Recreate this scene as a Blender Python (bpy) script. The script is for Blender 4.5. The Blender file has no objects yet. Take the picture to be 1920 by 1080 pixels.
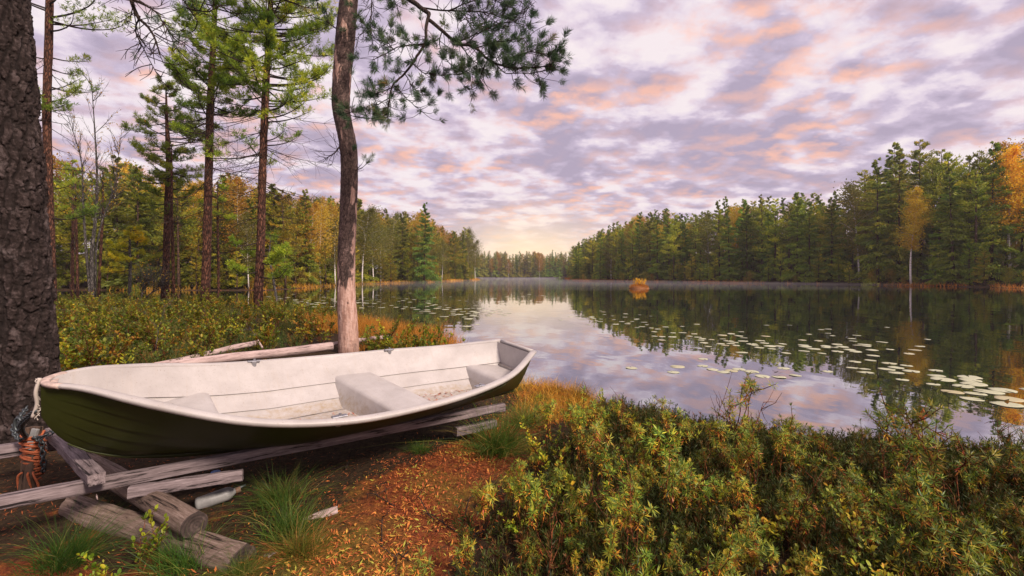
import bpy, math, random
import numpy as np
from math import radians, sin, cos, pi

RNG = np.random.default_rng(7)
random.seed(7)
scene = bpy.context.scene
COL = scene.collection

# ------------------------------------------------------------------ camera, world, sun, exposure
F, HZ, CAMH = 853.0, 517.0, 1.7          # focal length in photo pixels, horizon row, eye height over the water
cam_data = bpy.data.cameras.new('camera')
cam_data.sensor_width = 36.0
cam_data.lens = 36.0 * F / 1920.0
cam_data.shift_y = -(540.0 - HZ) / 1920.0
cam_data.clip_start = 0.05
cam_data.clip_end = 6000
cam = bpy.data.objects.new('camera', cam_data)
COL.objects.link(cam)
cam.location = (0, 0, CAMH)
cam.rotation_euler = (radians(90), 0, 0)
scene.camera = cam
scene.view_settings.view_transform = 'Standard'
scene.view_settings.look = 'None'
scene.view_settings.gamma = 1
scene.view_settings.exposure = 0.24
scene.cycles.max_bounces = 8
scene.cycles.transparent_max_bounces = 8
scene.cycles.use_denoising = True

SUN_EL, SUN_AZ = radians(38), radians(130)   # azimuth from +Y towards +X


class NT:
    """small helper to write node trees"""
    def __init__(self, tree):
        self.t = tree
        self.n = tree.nodes
        for x in list(self.n):
            self.n.remove(x)

    def add(self, kind, ins=None, **props):
        nd = self.n.new(kind)
        for k, v in props.items():
            setattr(nd, k, v)
        for k, v in (ins or {}).items():
            self.set(nd, k, v)
        return nd

    def set(self, nd, k, v):
        s = nd.inputs[k]
        if isinstance(v, bpy.types.NodeSocket):
            self.t.links.new(v, s)
        elif isinstance(v, bpy.types.Node):
            self.t.links.new(v.outputs[0], s)
        else:
            s.default_value = v

    def math(self, op, a, b=None, c=None, clamp=False):
        nd = self.n.new('ShaderNodeMath')
        nd.operation = op
        nd.use_clamp = clamp
        for i, v in enumerate((a, b, c)):
            if v is not None:
                self.set(nd, i, v)
        return nd.outputs[0]

    def mix(self, fac, a, b, mode='MIX'):
        nd = self.n.new('ShaderNodeMix')
        nd.data_type = 'RGBA'
        nd.blend_type = mode
        nd.clamp_factor = True
        self.set(nd, 0, fac)
        self.set(nd, 6, a)
        self.set(nd, 7, b)
        return nd.outputs[2]

    def ramp(self, fac, stops, interp='LINEAR'):
        nd = self.n.new('ShaderNodeValToRGB')
        cr = nd.color_ramp
        cr.interpolation = interp
        while len(cr.elements) < len(stops):
            cr.elements.new(0.5)
        for e, (p, c) in zip(cr.elements, stops):
            e.position = p
            e.color = c if len(c) == 4 else (*c, 1)
        self.set(nd, 0, fac)
        return nd.outputs[0]

    def noise(self, vec, scale, detail=4, rough=0.55, dist=0.0, lac=2.0):
        nd = self.n.new('ShaderNodeTexNoise')
        nd.inputs['Scale'].default_value = scale
        nd.inputs['Detail'].default_value = detail
        nd.inputs['Roughness'].default_value = rough
        nd.inputs['Distortion'].default_value = dist
        nd.inputs['Lacunarity'].default_value = lac
        if vec is not None:
            self.set(nd, 'Vector', vec)
        return nd.outputs[0]


def s2l(r, g, b):
    def f(c):
        c /= 255.0
        return c / 12.92 if c <= 0.04045 else ((c + 0.055) / 1.055) ** 2.4
    return (f(r), f(g), f(b), 1.0)


world = bpy.data.worlds.new('World')
scene.world = world
world.use_nodes = True
w = NT(world.node_tree)
tc = w.add('ShaderNodeTexCoord')
sep = w.add('ShaderNodeSeparateXYZ', {0: tc.outputs['Generated']})
dx, dy, dz = sep.outputs
zc = w.math('MAXIMUM', dz, 0.0)
den = w.math('ADD', zc, 0.20)
cx = w.math('DIVIDE', dx, den)
cy = w.math('DIVIDE', dy, den)
# cloud sheet coordinates, rotated so that the rolls run up to the right
ang = radians(-12)
ux = w.math('ADD', w.math('MULTIPLY', cx, cos(ang)), w.math('MULTIPLY', cy, -sin(ang)))
uy = w.math('ADD', w.math('MULTIPLY', cx, sin(ang)), w.math('MULTIPLY', cy, cos(ang)))
P0 = w.add('ShaderNodeCombineXYZ', {0: w.math('MULTIPLY', ux, 1.42), 1: w.math('MULTIPLY', uy, 1.62), 2: 3.7})
n_body0 = w.noise(P0, 3.9, 8, 0.56, 0.0)
warpv = w.add('ShaderNodeVectorMath', {0: P0.outputs[0], 1: w.add('ShaderNodeVectorMath', {0: w.add('ShaderNodeTexNoise', {'Vector': P0.outputs[0], 'Scale': 5.0, 'Detail': 4.0}).outputs['Color'], 1: (.22, .22, 0)}, operation='MULTIPLY').outputs[0]}, operation='ADD')
puff = w.add('ShaderNodeTexVoronoi', {'Vector': warpv.outputs[0], 'Scale': 4.3, 'Smoothness': .7}, feature='SMOOTH_F1')
n_body = w.math('ADD', n_body0, w.math('MULTIPLY', w.math('SUBTRACT', .42, puff.outputs['Distance']), .34))
off = w.add('ShaderNodeVectorMath', {0: P0.outputs[0], 1: (0.06, 0.05, 0.0)}, operation='ADD')
n_off = w.noise(off, 3.9, 5, 0.52, 0.0)
n_big = w.noise(P0, 0.9, 3, 0.5, 0.1)
n_tint = w.noise(P0, 1.3, 3, 0.5, 0.3)
body = w.math('ADD', n_body, w.math('MULTIPLY', w.math('SUBTRACT', n_big, 0.5), 0.45))
cover = w.math('MULTIPLY_ADD', w.math('SUBTRACT', body, 0.325), 1 / 0.16, 0.0, clamp=True)
thick = w.math('MULTIPLY_ADD', w.math('SUBTRACT', body, 0.405), 1 / 0.20, 0.0, clamp=True)
edge = w.math('MULTIPLY_ADD', w.math('SUBTRACT', n_body0, n_off), 5.5, 0.32, clamp=True)
pinkf = w.math('MULTIPLY', edge, w.math('MULTIPLY_ADD', w.math('SUBTRACT', n_tint, 0.40), 5.0, 0.0, clamp=True))
nish = w.add('ShaderNodeTexSky', sky_type='NISHITA', sun_disc=False, sun_elevation=radians(9), sun_rotation=SUN_AZ,
             air_density=1.0, dust_density=1.5, ozone_density=1.0)
nish_s = w.mix(1.0, nish.outputs[0], (0.10, 0.10, 0.10, 1), 'MULTIPLY')
gap = w.mix(0.90, nish_s, s2l(242, 229, 232))
thin = w.mix(pinkf, s2l(206, 191, 212), s2l(240, 204, 198))
deep = w.mix(pinkf, s2l(168, 156, 178), s2l(229, 180, 166))
cl = w.mix(thick, thin, deep)
skyc = w.mix(cover, gap, cl)
# towards the horizon the sheet closes into a pale lilac band, with a warm glow where the sun comes up
lowf = w.math('POWER', w.math('SUBTRACT', 1.0, w.math('MULTIPLY', zc, 5.5, clamp=True), clamp=True), 2.0)
skyc = w.mix(w.math('MULTIPLY', lowf, 0.55), skyc, s2l(240, 219, 218))
gl = w.add('ShaderNodeVectorMath', {0: tc.outputs['Generated'], 1: (0.035, 0.998, 0.055)}, operation='DOT_PRODUCT')
glow = w.math('POWER', w.math('MAXIMUM', gl.outputs['Value'], 0.0), 70)
gz = w.math('POWER', w.math('SUBTRACT', 1.0, w.math('MULTIPLY', zc, 5.0, clamp=True), clamp=True), 1.5)
skyc = w.mix(w.math('MULTIPLY', w.math('MULTIPLY', glow, gz), 1.35, clamp=True), skyc, (1.2, 0.93, 0.56, 1))
bg = w.add('ShaderNodeBackground', {0: skyc, 1: 1.0})
w.add('ShaderNodeOutputWorld', {0: bg.outputs[0]})

sun_d = bpy.data.lights.new('sun', 'SUN')
sun_d.energy = 4.4
sun_d.angle = radians(10)
sun_d.color = (1.0, 0.84, 0.72)
sun = bpy.data.objects.new('sun', sun_d)
COL.objects.link(sun)
sun.rotation_euler = (radians(90) - SUN_EL, 0, -SUN_AZ + pi)
sun.location = (20, -10, 30)


# ------------------------------------------------------------------ helpers
def W(px, py, Y):
    """point at distance Y seen at photo pixel (px, py)"""
    return np.array([(px - 960.0) / F * Y, Y, CAMH - (py - HZ) / F * Y])


def G(px, py, z):
    """point at height z seen at photo pixel"""
    Y = F * (CAMH - z) / (py - HZ)
    return np.array([(px - 960.0) / F * Y, Y, z])


_perm = np.random.default_rng(3).random((64, 64))


def vnoise(x, y):
    xi = np.floor(x).astype(int)
    yi = np.floor(y).astype(int)
    fx = x - xi
    fy = y - yi
    fx = fx * fx * (3 - 2 * fx)
    fy = fy * fy * (3 - 2 * fy)
    g = lambda a, b: _perm[a % 64, b % 64]
    return (g(xi, yi) * (1 - fx) + g(xi + 1, yi) * fx) * (1 - fy) + (g(xi, yi + 1) * (1 - fx) + g(xi + 1, yi + 1) * fx) * fy


def fbm(x, y, o=4):
    s = 0
    a = 1.0
    t = 0
    for k in range(o):
        s = s + a * vnoise(x * 2 ** k + 17.3 * k, y * 2 ** k + 5.1 * k)
        t += a
        a *= 0.5
    return s / t - 0.5


def unit(v):
    v = np.asarray(v, float)
    return v / np.maximum(np.linalg.norm(v, axis=-1, keepdims=True), 1e-9)


class MB:
    """collects faces for ONE mesh"""
    def __init__(self):
        self.V, self.T, self.Q, self.QM, self.R, self.RM = [], [], [], [], [], []
        self.n = 0

    def add(self, V, quads=None, tris=None, tint=0.5, m=0):
        V = np.asarray(V, float).reshape(-1, 3)
        self.V.append(V)
        self.T.append(np.broadcast_to(np.asarray(tint, float), (len(V),)))
        if quads is not None and len(quads):
            q = np.asarray(quads, int) + self.n
            self.Q.append(q)
            self.QM.append(np.full(len(q), m))
        if tris is not None and len(tris):
            q = np.asarray(tris, int) + self.n
            self.R.append(q)
            self.RM.append(np.full(len(q), m))
        self.n += len(V)
        return self

    def arrays(self):
        return np.concatenate(self.V), np.concatenate(self.T)

    def stamp(self, other, M, off, scale=1.0, tadd=0.0):
        """copy another builder's faces, turned by M and moved"""
        V, T = other.arrays()
        V2 = (V * scale) @ np.asarray(M).T + off
        base = self.n
        self.V.append(V2)
        self.T.append(np.clip(T + tadd, 0, 1))
        for q, mm in zip(other.Q, other.QM):
            self.Q.append(q + base)
            self.QM.append(mm)
        for q, mm in zip(other.R, other.RM):
            self.R.append(q + base)
            self.RM.append(mm)
        self.n += len(V2)

    def mesh(self, name, mats, smooth=False):
        me = bpy.data.meshes.new(name)
        V, T = self.arrays()
        Q = np.concatenate(self.Q) if self.Q else np.zeros((0, 4), int)
        R = np.concatenate(self.R) if self.R else np.zeros((0, 3), int)
        mi = np.concatenate(self.QM + self.RM) if (self.QM or self.RM) else np.zeros(0, int)
        me.vertices.add(len(V))
        me.vertices.foreach_set('co', V.ravel())
        loops = np.concatenate([Q.ravel(), R.ravel()]).astype(np.int32)
        me.loops.add(len(loops))
        me.loops.foreach_set('vertex_index', loops)
        npoly = len(Q) + len(R)
        me.polygons.add(npoly)
        st = np.concatenate([np.arange(len(Q)) * 4, len(Q) * 4 + np.arange(len(R)) * 3]).astype(np.int32)
        me.polygons.foreach_set('loop_start', st)
        if not isinstance(mats, (list, tuple)):
            mats = [mats]
        for m in mats:
            me.materials.append(m)
        me.polygons.foreach_set('material_index', mi.astype(np.int32))
        me.polygons.foreach_set('use_smooth', np.full(npoly, bool(smooth)))
        at = me.attributes.new('tint', 'FLOAT', 'POINT')
        at.data.foreach_set('value', T.astype(np.float32))
        me.update(calc_edges=True)
        me.validate()
        return me

    def build(self, name, mats, parent=None, smooth=False, loc=None):
        o = bpy.data.objects.new(name, self.mesh(name, mats, smooth))
        COL.objects.link(o)
        if loc is not None:
            o.location = loc
        if parent is not None:
            o.parent = parent
        return o

    # --- shapes
    def tube(self, pts, rad, n=8, m=0, tint=0.5, cap=True, bump=0.0, bf=(3, 2.0), squash=1.0):
        pts = np.asarray(pts, float)
        k = len(pts)
        rad = np.broadcast_to(np.asarray(rad, float), (k,))
        tg = np.zeros_like(pts)
        tg[1:-1] = pts[2:] - pts[:-2]
        tg[0] = pts[1] - pts[0]
        tg[-1] = pts[-1] - pts[-2]
        tg = unit(tg)
        a = np.array([0, 0, 1.0]) if abs(tg[0][2]) < 0.8 else np.array([1.0, 0, 0])
        N = np.zeros_like(pts)
        N[0] = unit(a - tg[0] * (a @ tg[0]))
        for i in range(1, k):
            v = N[i - 1] - tg[i] * (N[i - 1] @ tg[i])
            N[i] = unit(v)
        B = np.cross(tg, N)
        th = np.arange(n) * 2 * pi / n
        R = rad[:, None] * np.ones(n)
        if bump:
            s = np.concatenate([[0], np.cumsum(np.linalg.norm(np.diff(pts, axis=0), axis=1))])
            R = R * (1 + bump * 2 * fbm(bf[0] * (1 + np.cos(th))[None, :] + 0 * s[:, None] + bf[0] * np.sin(th)[None, :] * 1.7 + 9, s[:, None] * bf[1] + 3.3 + np.sin(th)[None, :] * 0.7, 3))
        V = pts[:, None] + R[..., None] * (N[:, None] * np.cos(th)[None, :, None] + B[:, None] * np.sin(th)[None, :, None] * squash)
        i = np.arange(k - 1)[:, None]
        j = np.arange(n)[None, :]
        q = np.stack([i * n + j, i * n + (j + 1) % n, (i + 1) * n + (j + 1) % n, (i + 1) * n + j], -1).reshape(-1, 4)
        tr = []
        V = V.reshape(-1, 3)
        if cap:
            V = np.concatenate([V, pts[:1], pts[-1:]])
            c0, c1 = k * n, k * n + 1
            for jj in range(n):
                tr.append((c0, (jj + 1) % n, jj))
                tr.append((c1, (k - 1) * n + jj, (k - 1) * n + (jj + 1) % n))
        if np.ndim(tint) == 1 and len(tint) == k:
            tv = np.repeat(tint, n)
            if cap:
                tv = np.concatenate([tv, [tint[0], tint[-1]]])
            tint = tv
        self.add(V, q, tr, tint, m)
        return self

    def box(self, c, ax, ay, az, hx, hy, hz, m=0, tint=0.5, bev=0.0):
        """box with optional chamfer on the long edges (axis ax)"""
        c = np.asarray(c, float)
        if bev <= 0:
            prof = [(-hy, -hz), (hy, -hz), (hy, hz), (-hy, hz)]
        else:
            b = bev
            prof = [(-hy + b, -hz), (hy - b, -hz), (hy, -hz + b), (hy, hz - b), (hy - b, hz), (-hy + b, hz), (-hy, hz - b), (-hy, -hz + b)]
        n = len(prof)
        ks = [-hx, -hx + bev * .7, hx - bev * .7, hx] if bev > 0 else [-hx, hx]
        V = []
        for ii, x in enumerate(ks):
            f = 1.0 if (bev <= 0 or 0 < ii < len(ks) - 1) else 1 - bev / max(hy, hz) * .6
            for (y, z) in prof:
                V.append(c + ax * x + ay * y * f + az * z * f)
        K = len(ks)
        q = [(i * n + j, i * n + (j + 1) % n, (i + 1) * n + (j + 1) % n, (i + 1) * n + j) for i in range(K - 1) for j in range(n)]
        V.append(c + ax * ks[0])
        V.append(c + ax * ks[-1])
        tr = []
        for j in range(n):
            tr.append((K * n, (j + 1) % n, j))
            tr.append((K * n + 1, (K - 1) * n + j, (K - 1) * n + (j + 1) % n))
        self.add(V, q, tr, tint, m)
        return self

    def leaves(self, P, D, N, L, Wd, tint, m=0, fold=0.0, droop=0.0):
        """kite-shaped blades: base P, direction D, normal hint N"""
        P = np.asarray(P, float)
        D = unit(D)
        S = unit(np.cross(D, N))
        Nn = np.cross(S, D)
        L = np.broadcast_to(np.asarray(L, float), (len(P),))[:, None]
        Wd = np.broadcast_to(np.asarray(Wd, float), (len(P),))[:, None]
        mid = P + D * L * 0.45
        a = mid + S * Wd * 0.5 + Nn * fold * Wd
        b = mid - S * Wd * 0.5 + Nn * fold * Wd
        t = P + D * L - Nn * droop * L
        V = np.stack([P, a, t, b], 1).reshape(-1, 3)
        k = len(P)
        q = np.arange(k)[:, None] * 4 + np.arange(4)[None]
        self.add(V, q, None, np.repeat(np.broadcast_to(tint, (k,)), 4), m)
        return self

    def strips(self, P, D, L, Wd, bend, tint, m=0, seg=3):
        """curved grass blades"""
        k = len(P)
        D = unit(D)
        L = np.broadcast_to(L, (k,))[:, None]
        Wd = np.broadcast_to(Wd, (k,))[:, None]
        bend = np.broadcast_to(bend, (k,))[:, None]
        S = unit(np.cross(D, RNG.normal(size=(k, 3))))
        out = D * [1, 1, 0]
        rows = []
        for i in range(seg + 1):
            t = i / seg
            c = P + D * L * t + (out * .8 - [0, 0, 0.30]) * L * bend * t * t
            ww = Wd * (1 - t * 0.93) * 0.5
            rows.append(c - S * ww)
            rows.append(c + S * ww)
        V = np.stack(rows, 1).reshape(-1, 3)
        r = 2 * (seg + 1)
        q = []
        base = np.arange(k)[:, None] * r
        for i in range(seg):
            q.append(base + np.array([[2 * i, 2 * i + 1, 2 * i + 3, 2 * i + 2]]))
        self.add(V, np.concatenate(q), None, np.repeat(np.broadcast_to(tint, (k,)), r), m)
        return self


def tag(o, label=None, cat=None, group=None, kind=None):
    if label:
        o['label'] = label
    if cat:
        o['category'] = cat
    if group:
        o['group'] = group
    if kind:
        o['kind'] = kind
    return o


def thing(name, label, cat, loc=(0, 0, 0), group=None):
    o = bpy.data.objects.new(name, None)
    o.empty_display_size = 0.2
    COL.objects.link(o)
    o.location = loc
    return tag(o, label, cat, group)


def rotz(a):
    return np.array([[cos(a), -sin(a), 0], [sin(a), cos(a), 0], [0, 0, 1.0]])


def smooth_curve(pts, k=8):
    """Catmull-Rom through points"""
    p = np.asarray(pts, float)
    p = np.concatenate([[2 * p[0] - p[1]], p, [2 * p[-1] - p[-2]]])
    out = []
    for i in range(1, len(p) - 2):
        for t in np.arange(k) / k:
            out.append(0.5 * (2 * p[i] + (p[i + 1] - p[i - 1]) * t + (2 * p[i - 1] - 5 * p[i] + 4 * p[i + 1] - p[i + 2]) * t * t
                              + (-p[i - 1] + 3 * p[i] - 3 * p[i + 1] + p[i + 2]) * t ** 3))
    out.append(p[-2])
    return np.array(out)


# ------------------------------------------------------------------ materials
MATS = {}


def mat(name):
    m = bpy.data.materials.new(name)
    m.use_nodes = True
    MATS[name] = m
    return m, NT(m.node_tree)


def finish(nt, shader, disp=None):
    o = nt.add('ShaderNodeOutputMaterial', {0: shader})
    return o


def foliage(name, stops, transl=0.35, rough=0.55, spec=0.25, var=0.5):
    """leaf material: colour by the leaf's own tint, shifted by the object's colour"""
    m, t = mat(name)
    at = t.add('ShaderNodeAttribute', attribute_name='tint')
    c = t.ramp(at.outputs['Fac'], stops)
    oi = t.add('ShaderNodeObjectInfo')
    c = t.mix(1.0, c, oi.outputs['Color'], 'MULTIPLY')
    r = t.math('MULTIPLY_ADD', oi.outputs['Random'], var, 1 - var / 2)
    hsv = t.add('ShaderNodeHueSaturation', {'Hue': t.math('MULTIPLY_ADD', oi.outputs['Random'], 0.03, 0.485), 'Saturation': 1.0, 'Value': r, 'Color': c})
    p = t.add('ShaderNodeBsdfPrincipled', {'Base Color': hsv.outputs[0], 'Roughness': rough, 'Specular IOR Level': spec})
    tr = t.add('ShaderNodeBsdfTranslucent', {'Color': hsv.outputs[0]})
    mx = t.add('ShaderNodeMixShader', {0: transl, 1: p.outputs[0], 2: tr.outputs[0]})
    finish(t, mx.outputs[0])
    return m


PINE = foliage('pine_needles', [(0, (.06, .105, .014)), (.45, (.175, .225, .022)), (.8, (.32, .325, .03)), (1, (.44, .30, .04))], 0.3)
SPRUCE = foliage('spruce_needles', [(0, (.045, .095, .016)), (.5, (.14, .21, .025)), (1, (.28, .31, .035))], 0.25)
BIRCH = foliage('birch_leaves', [(0, (.42, .19, .018)), (.5, (.58, .34, .03)), (1, (.66, .48, .05))], 0.45)
BIRCHG = foliage('green_leaves', [(0, (.10, .12, .02)), (.5, (.20, .20, .03)), (1, (.38, .27, .04))], 0.45)
NEARPINE = foliage('near_pine_needles', [(0, (.03, .065, .03)), (.6, (.075, .135, .06)), (.92, (.16, .20, .06)), (1, (.30, .16, .05))], 0.2, var=0.1)
TEA = foliage('labrador_leaves', [(0, (.03, .07, .012)), (.34, (.12, .19, .020)), (.55, (.42, .40, .035)), (.75, (.56, .27, .03)), (1, (.54, .10, .02))], 0.3, 0.42, 0.4, 0.4)
BILB = foliage('bilberry_leaves', [(0, (.10, .17, .020)), (.5, (.31, .36, .035)), (.82, (.50, .42, .035)), (1, (.50, .20, .03))], 0.4, 0.45, 0.35, 0.4)
HEATH = foliage('heather_sprigs', [(0, (.03, .05, .012)), (.5, (.07, .10, .018)), (.8, (.17, .12, .03)), (1, (.26, .11, .03))], 0.25)
GRASS = foliage('grass_blades', [(0, (.045, .10, .02)), (.6, (.12, .20, .035)), (.85, (.30, .26, .06)), (1, (.46, .30, .10))], 0.4, 0.5, 0.3, 0.2)
SEDGE = foliage('sedge_blades', [(0, (.14, .12, .02)), (.4, (.42, .20, .025)), (.75, (.66, .27, .03)), (1, (.70, .42, .07))], 0.35)
LITTER = foliage('litter_bits', [(0, (.06, .02, .012)), (.3, (.28, .06, .028)), (.6, (.56, .14, .05)), (.86, (.62, .28, .06)), (1, (.36, .34, .06))], 0.15, 0.7, 0.1)


def bark(name, cols, scale=1.0, strength=0.6, stretch=0.28, rough=0.9):
    m, t = mat(name)
    tcn = t.add('ShaderNodeTexCoord')
    mp = t.add('ShaderNodeMapping', {0: tcn.outputs['Object'], 3: (1, 1, stretch)})
    warp = t.noise(mp.outputs[0], 6 * scale, 3)
    wv = t.add('ShaderNodeVectorMath', {0: mp.outputs[0], 1: t.add('ShaderNodeVectorMath', {0: warp, 1: (.14, .14, .14)}, operation='MULTIPLY').outputs[0]}, operation='ADD')
    vor = t.add('ShaderNodeTexVoronoi', {'Vector': wv.outputs[0], 'Scale': 15 * scale}, feature='DISTANCE_TO_EDGE')
    crack = t.math('MULTIPLY', vor.outputs['Distance'], 3.2, clamp=True)
    n2 = t.noise(mp.outputs[0], 40 * scale, 5, 0.65)
    n3 = t.noise(mp.outputs[0], 9 * scale, 4, 0.6)
    f = t.math('MULTIPLY_ADD', n2, 0.5, t.math('MULTIPLY', n3, 0.5))
    c = t.ramp(f, [(.3, cols[0]), (.5, cols[1]), (.68, cols[2])])
    c = t.mix(crack, (*[x * 0.25 for x in cols[0][:3]], 1), c)
    h = t.math('ADD', crack, t.math('MULTIPLY', n2, 0.7))
    b = t.add('ShaderNodeBump', {'Strength': strength, 'Distance': 0.03, 'Height': h})
    p = t.add('ShaderNodeBsdfPrincipled', {'Base Color': c, 'Roughness': rough, 'Normal': b.outputs[0], 'Specular IOR Level': 0.2})
    finish(t, p.outputs[0])
    return m


BARK_FAR = bark('pine_bark_far', [(.05, .03, .022), (.13, .07, .048), (.24, .13, .085)], 0.6)
BARK_NEAR = bark('thick_pine_bark', [(.055, .038, .034), (.115, .080, .072), (.25, .19, .18)], 0.85, 1.0, 0.35)
BARK_RED = bark('red_pine_bark', [(.06, .032, .024), (.16, .07, .045), (.34, .15, .085)], 1.0, .8)
BARK_GREY = bark('grey_birch_bark', [(.06, .055, .05), (.14, .125, .115), (.28, .25, .24)], 1.2, .5)
TWIG = bark('twig_bark', [(.035, .024, .02), (.07, .048, .038), (.13, .09, .07)], 3.0, .4)
STEM = bark('shrub_stem', [(.10, .035, .015), (.27, .085, .03), (.42, .15, .06)], 4.0, .3)


def birch_bark():
    m, t = mat('white_birch_bark')
    tcn = t.add('ShaderNodeTexCoord')
    mp = t.add('ShaderNodeMapping', {0: tcn.outputs['Object'], 3: (.6, .6, 5)})
    n = t.noise(mp.outputs[0], 1.6, 4, .6)
    c = t.ramp(n, [(.36, (.05, .045, .04)), (.46, (.55, .50, .46)), (.7, (.75, .70, .66))])
    p = t.add('ShaderNodeBsdfPrincipled', {'Base Color': c, 'Roughness': .75})
    finish(t, p.outputs[0])
    return m


WBIRCH = birch_bark()


def wood(name, cols, scale=1.0, along='x', bump=0.3, lichen=0.0, rough=0.8):
    """weathered timber, grain along one object axis"""
    m, t = mat(name)
    tcn = t.add('ShaderNodeTexCoord')
    sc = {'x': (.6, 9, 9), 'y': (9, .6, 9), 'z': (9, 9, .6)}[along]
    mp = t.add('ShaderNodeMapping', {0: tcn.outputs['Object'], 3: sc})
    n1 = t.noise(mp.outputs[0], 5 * scale, 6, .65, .4)
    n2 = t.noise(mp.outputs[0], 26 * scale, 4, .7)
    n3 = t.noise(tcn.outputs['Object'], 3.0 * scale, 4, .6)
    f = t.math('ADD', t.math('MULTIPLY', n1, .6), t.math('MULTIPLY', n2, .4))
    c = t.ramp(f, [(.33, cols[0]), (.5, cols[1]), (.66, cols[2])])
    c = t.mix(t.math('MULTIPLY_ADD', t.math('SUBTRACT', n3, .52), 3, 0, clamp=True), c, (*[x * .55 for x in cols[1][:3]], 1))
    if lichen:
        l = t.noise(tcn.outputs['Object'], 16, 5, .7)
        c = t.mix(t.math('MULTIPLY_ADD', t.math('SUBTRACT', l, 0.62), 9, 0, clamp=True), c, (.34 * lichen, .36 * lichen, .26 * lichen, 1))
    crack = t.math('MULTIPLY_ADD', t.math('SUBTRACT', n1, .36), 14, 0, clamp=True)
    c = t.mix(crack, (*[x * .25 for x in cols[0][:3]], 1), c)
    b = t.add('ShaderNodeBump', {'Strength': bump, 'Distance': .01, 'Height': t.math('ADD', f, t.math('MULTIPLY', crack, .4))})
    p = t.add('ShaderNodeBsdfPrincipled', {'Base Color': c, 'Roughness': rough, 'Normal': b.outputs[0], 'Specular IOR Level': .25})
    finish(t, p.outputs[0])
    return m


TIMBER = wood('weathered_timber', [(.065, .050, .050), (.19, .15, .153), (.34, .28, .285)], 1.0, 'x', .5, .0)
LOGWOOD = wood('bare_log_wood', [(.05, .034, .026), (.17, .12, .095), (.34, .26, .22)], 1.0, 'x', .6, .8)
PALELOG = wood('pale_peeled_log', [(.20, .14, .13), (.42, .31, .29), (.60, .48, .45)], 1.0, 'x', .4, .0)


def ringwood():
    m, t = mat('log_end_grain')
    tcn = t.add('ShaderNodeTexCoord')
    wv = t.add('ShaderNodeTexWave', {'Vector': tcn.outputs['Object'], 'Scale': 16.0, 'Distortion': 3.0, 'Detail': 3.0}, wave_type='RINGS', rings_direction='X')
    n = t.noise(tcn.outputs['Object'], 22, 5, .7)
    f = t.math('ADD', t.math('MULTIPLY', wv.outputs['Fac'], .13), t.math('MULTIPLY', n, .78))
    c = t.ramp(f, [(.25, (.018, .012, .01)), (.5, (.055, .038, .032)), (.75, (.14, .10, .085))])
    b = t.add('ShaderNodeBump', {'Strength': .6, 'Distance': .01, 'Height': f})
    p = t.add('ShaderNodeBsdfPrincipled', {'Base Color': c, 'Roughness': .9, 'Normal': b.outputs[0]})
    finish(t, p.outputs[0])
    return m


ENDGRAIN = ringwood()


def simple(name, col, rough=.5, metal=0.0, nscale=0, namt=.25, bump=0.0, spec=.5):
    m, t = mat(name)
    c = (*col, 1)
    ins = {'Roughness': rough, 'Metallic': metal, 'Specular IOR Level': spec}
    if nscale:
        tcn = t.add('ShaderNodeTexCoord')
        n = t.noise(tcn.outputs['Object'], nscale, 5, .65)
        c = t.ramp(n, [(.3, tuple(x * (1 - namt) for x in col)), (.7, tuple(min(1, x * (1 + namt)) for x in col))])
        if bump:
            ins['Normal'] = t.add('ShaderNodeBump', {'Strength': bump, 'Distance': .01, 'Height': n}).outputs[0]
    ins['Base Color'] = c
    p = t.add('ShaderNodeBsdfPrincipled', ins)
    finish(t, p.outputs[0])
    return m


STEEL = simple('galvanised_steel', (.42, .42, .44), .4, 0.9, 30, .3)
DARKSTEEL = simple('dark_chain_steel', (.09, .105, .11), .45, 0.7, 40, .4)
ROPE_M = simple('orange_rope', (.36, .095, .035), .8, 0, 60, .35, .3)
WHITEPL = simple('grubby_white_plastic', (.24, .24, .235), .45, 0, 9, .3)
BLUEPL = simple('blue_plastic', (.03, .13, .42), .5, 0, 9, .3)
SCRIPT_M = simple('faded_lettering', (.13, .15, .055), .6)


def hull_green():
    m, t = mat('dark_green_gelcoat')
    tcn = t.add('ShaderNodeTexCoord')
    n = t.noise(tcn.outputs['Object'], 5, 5, .65)
    n2 = t.noise(tcn.outputs['Object'], 60, 3, .7)
    c = t.ramp(n, [(.3, (.023, .029, .004)), (.7, (.036, .042, .006))])
    c = t.mix(t.math('MULTIPLY_ADD', t.math('SUBTRACT', n2, .66), 6, 0, clamp=True), c, (.06, .06, .03, 1))
    p = t.add('ShaderNodeBsdfPrincipled', {'Base Color': c, 'Roughness': t.math('MULTIPLY_ADD', n, .3, .32), 'Specular IOR Level': .35})
    finish(t, p.outputs[0])
    return m


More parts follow.
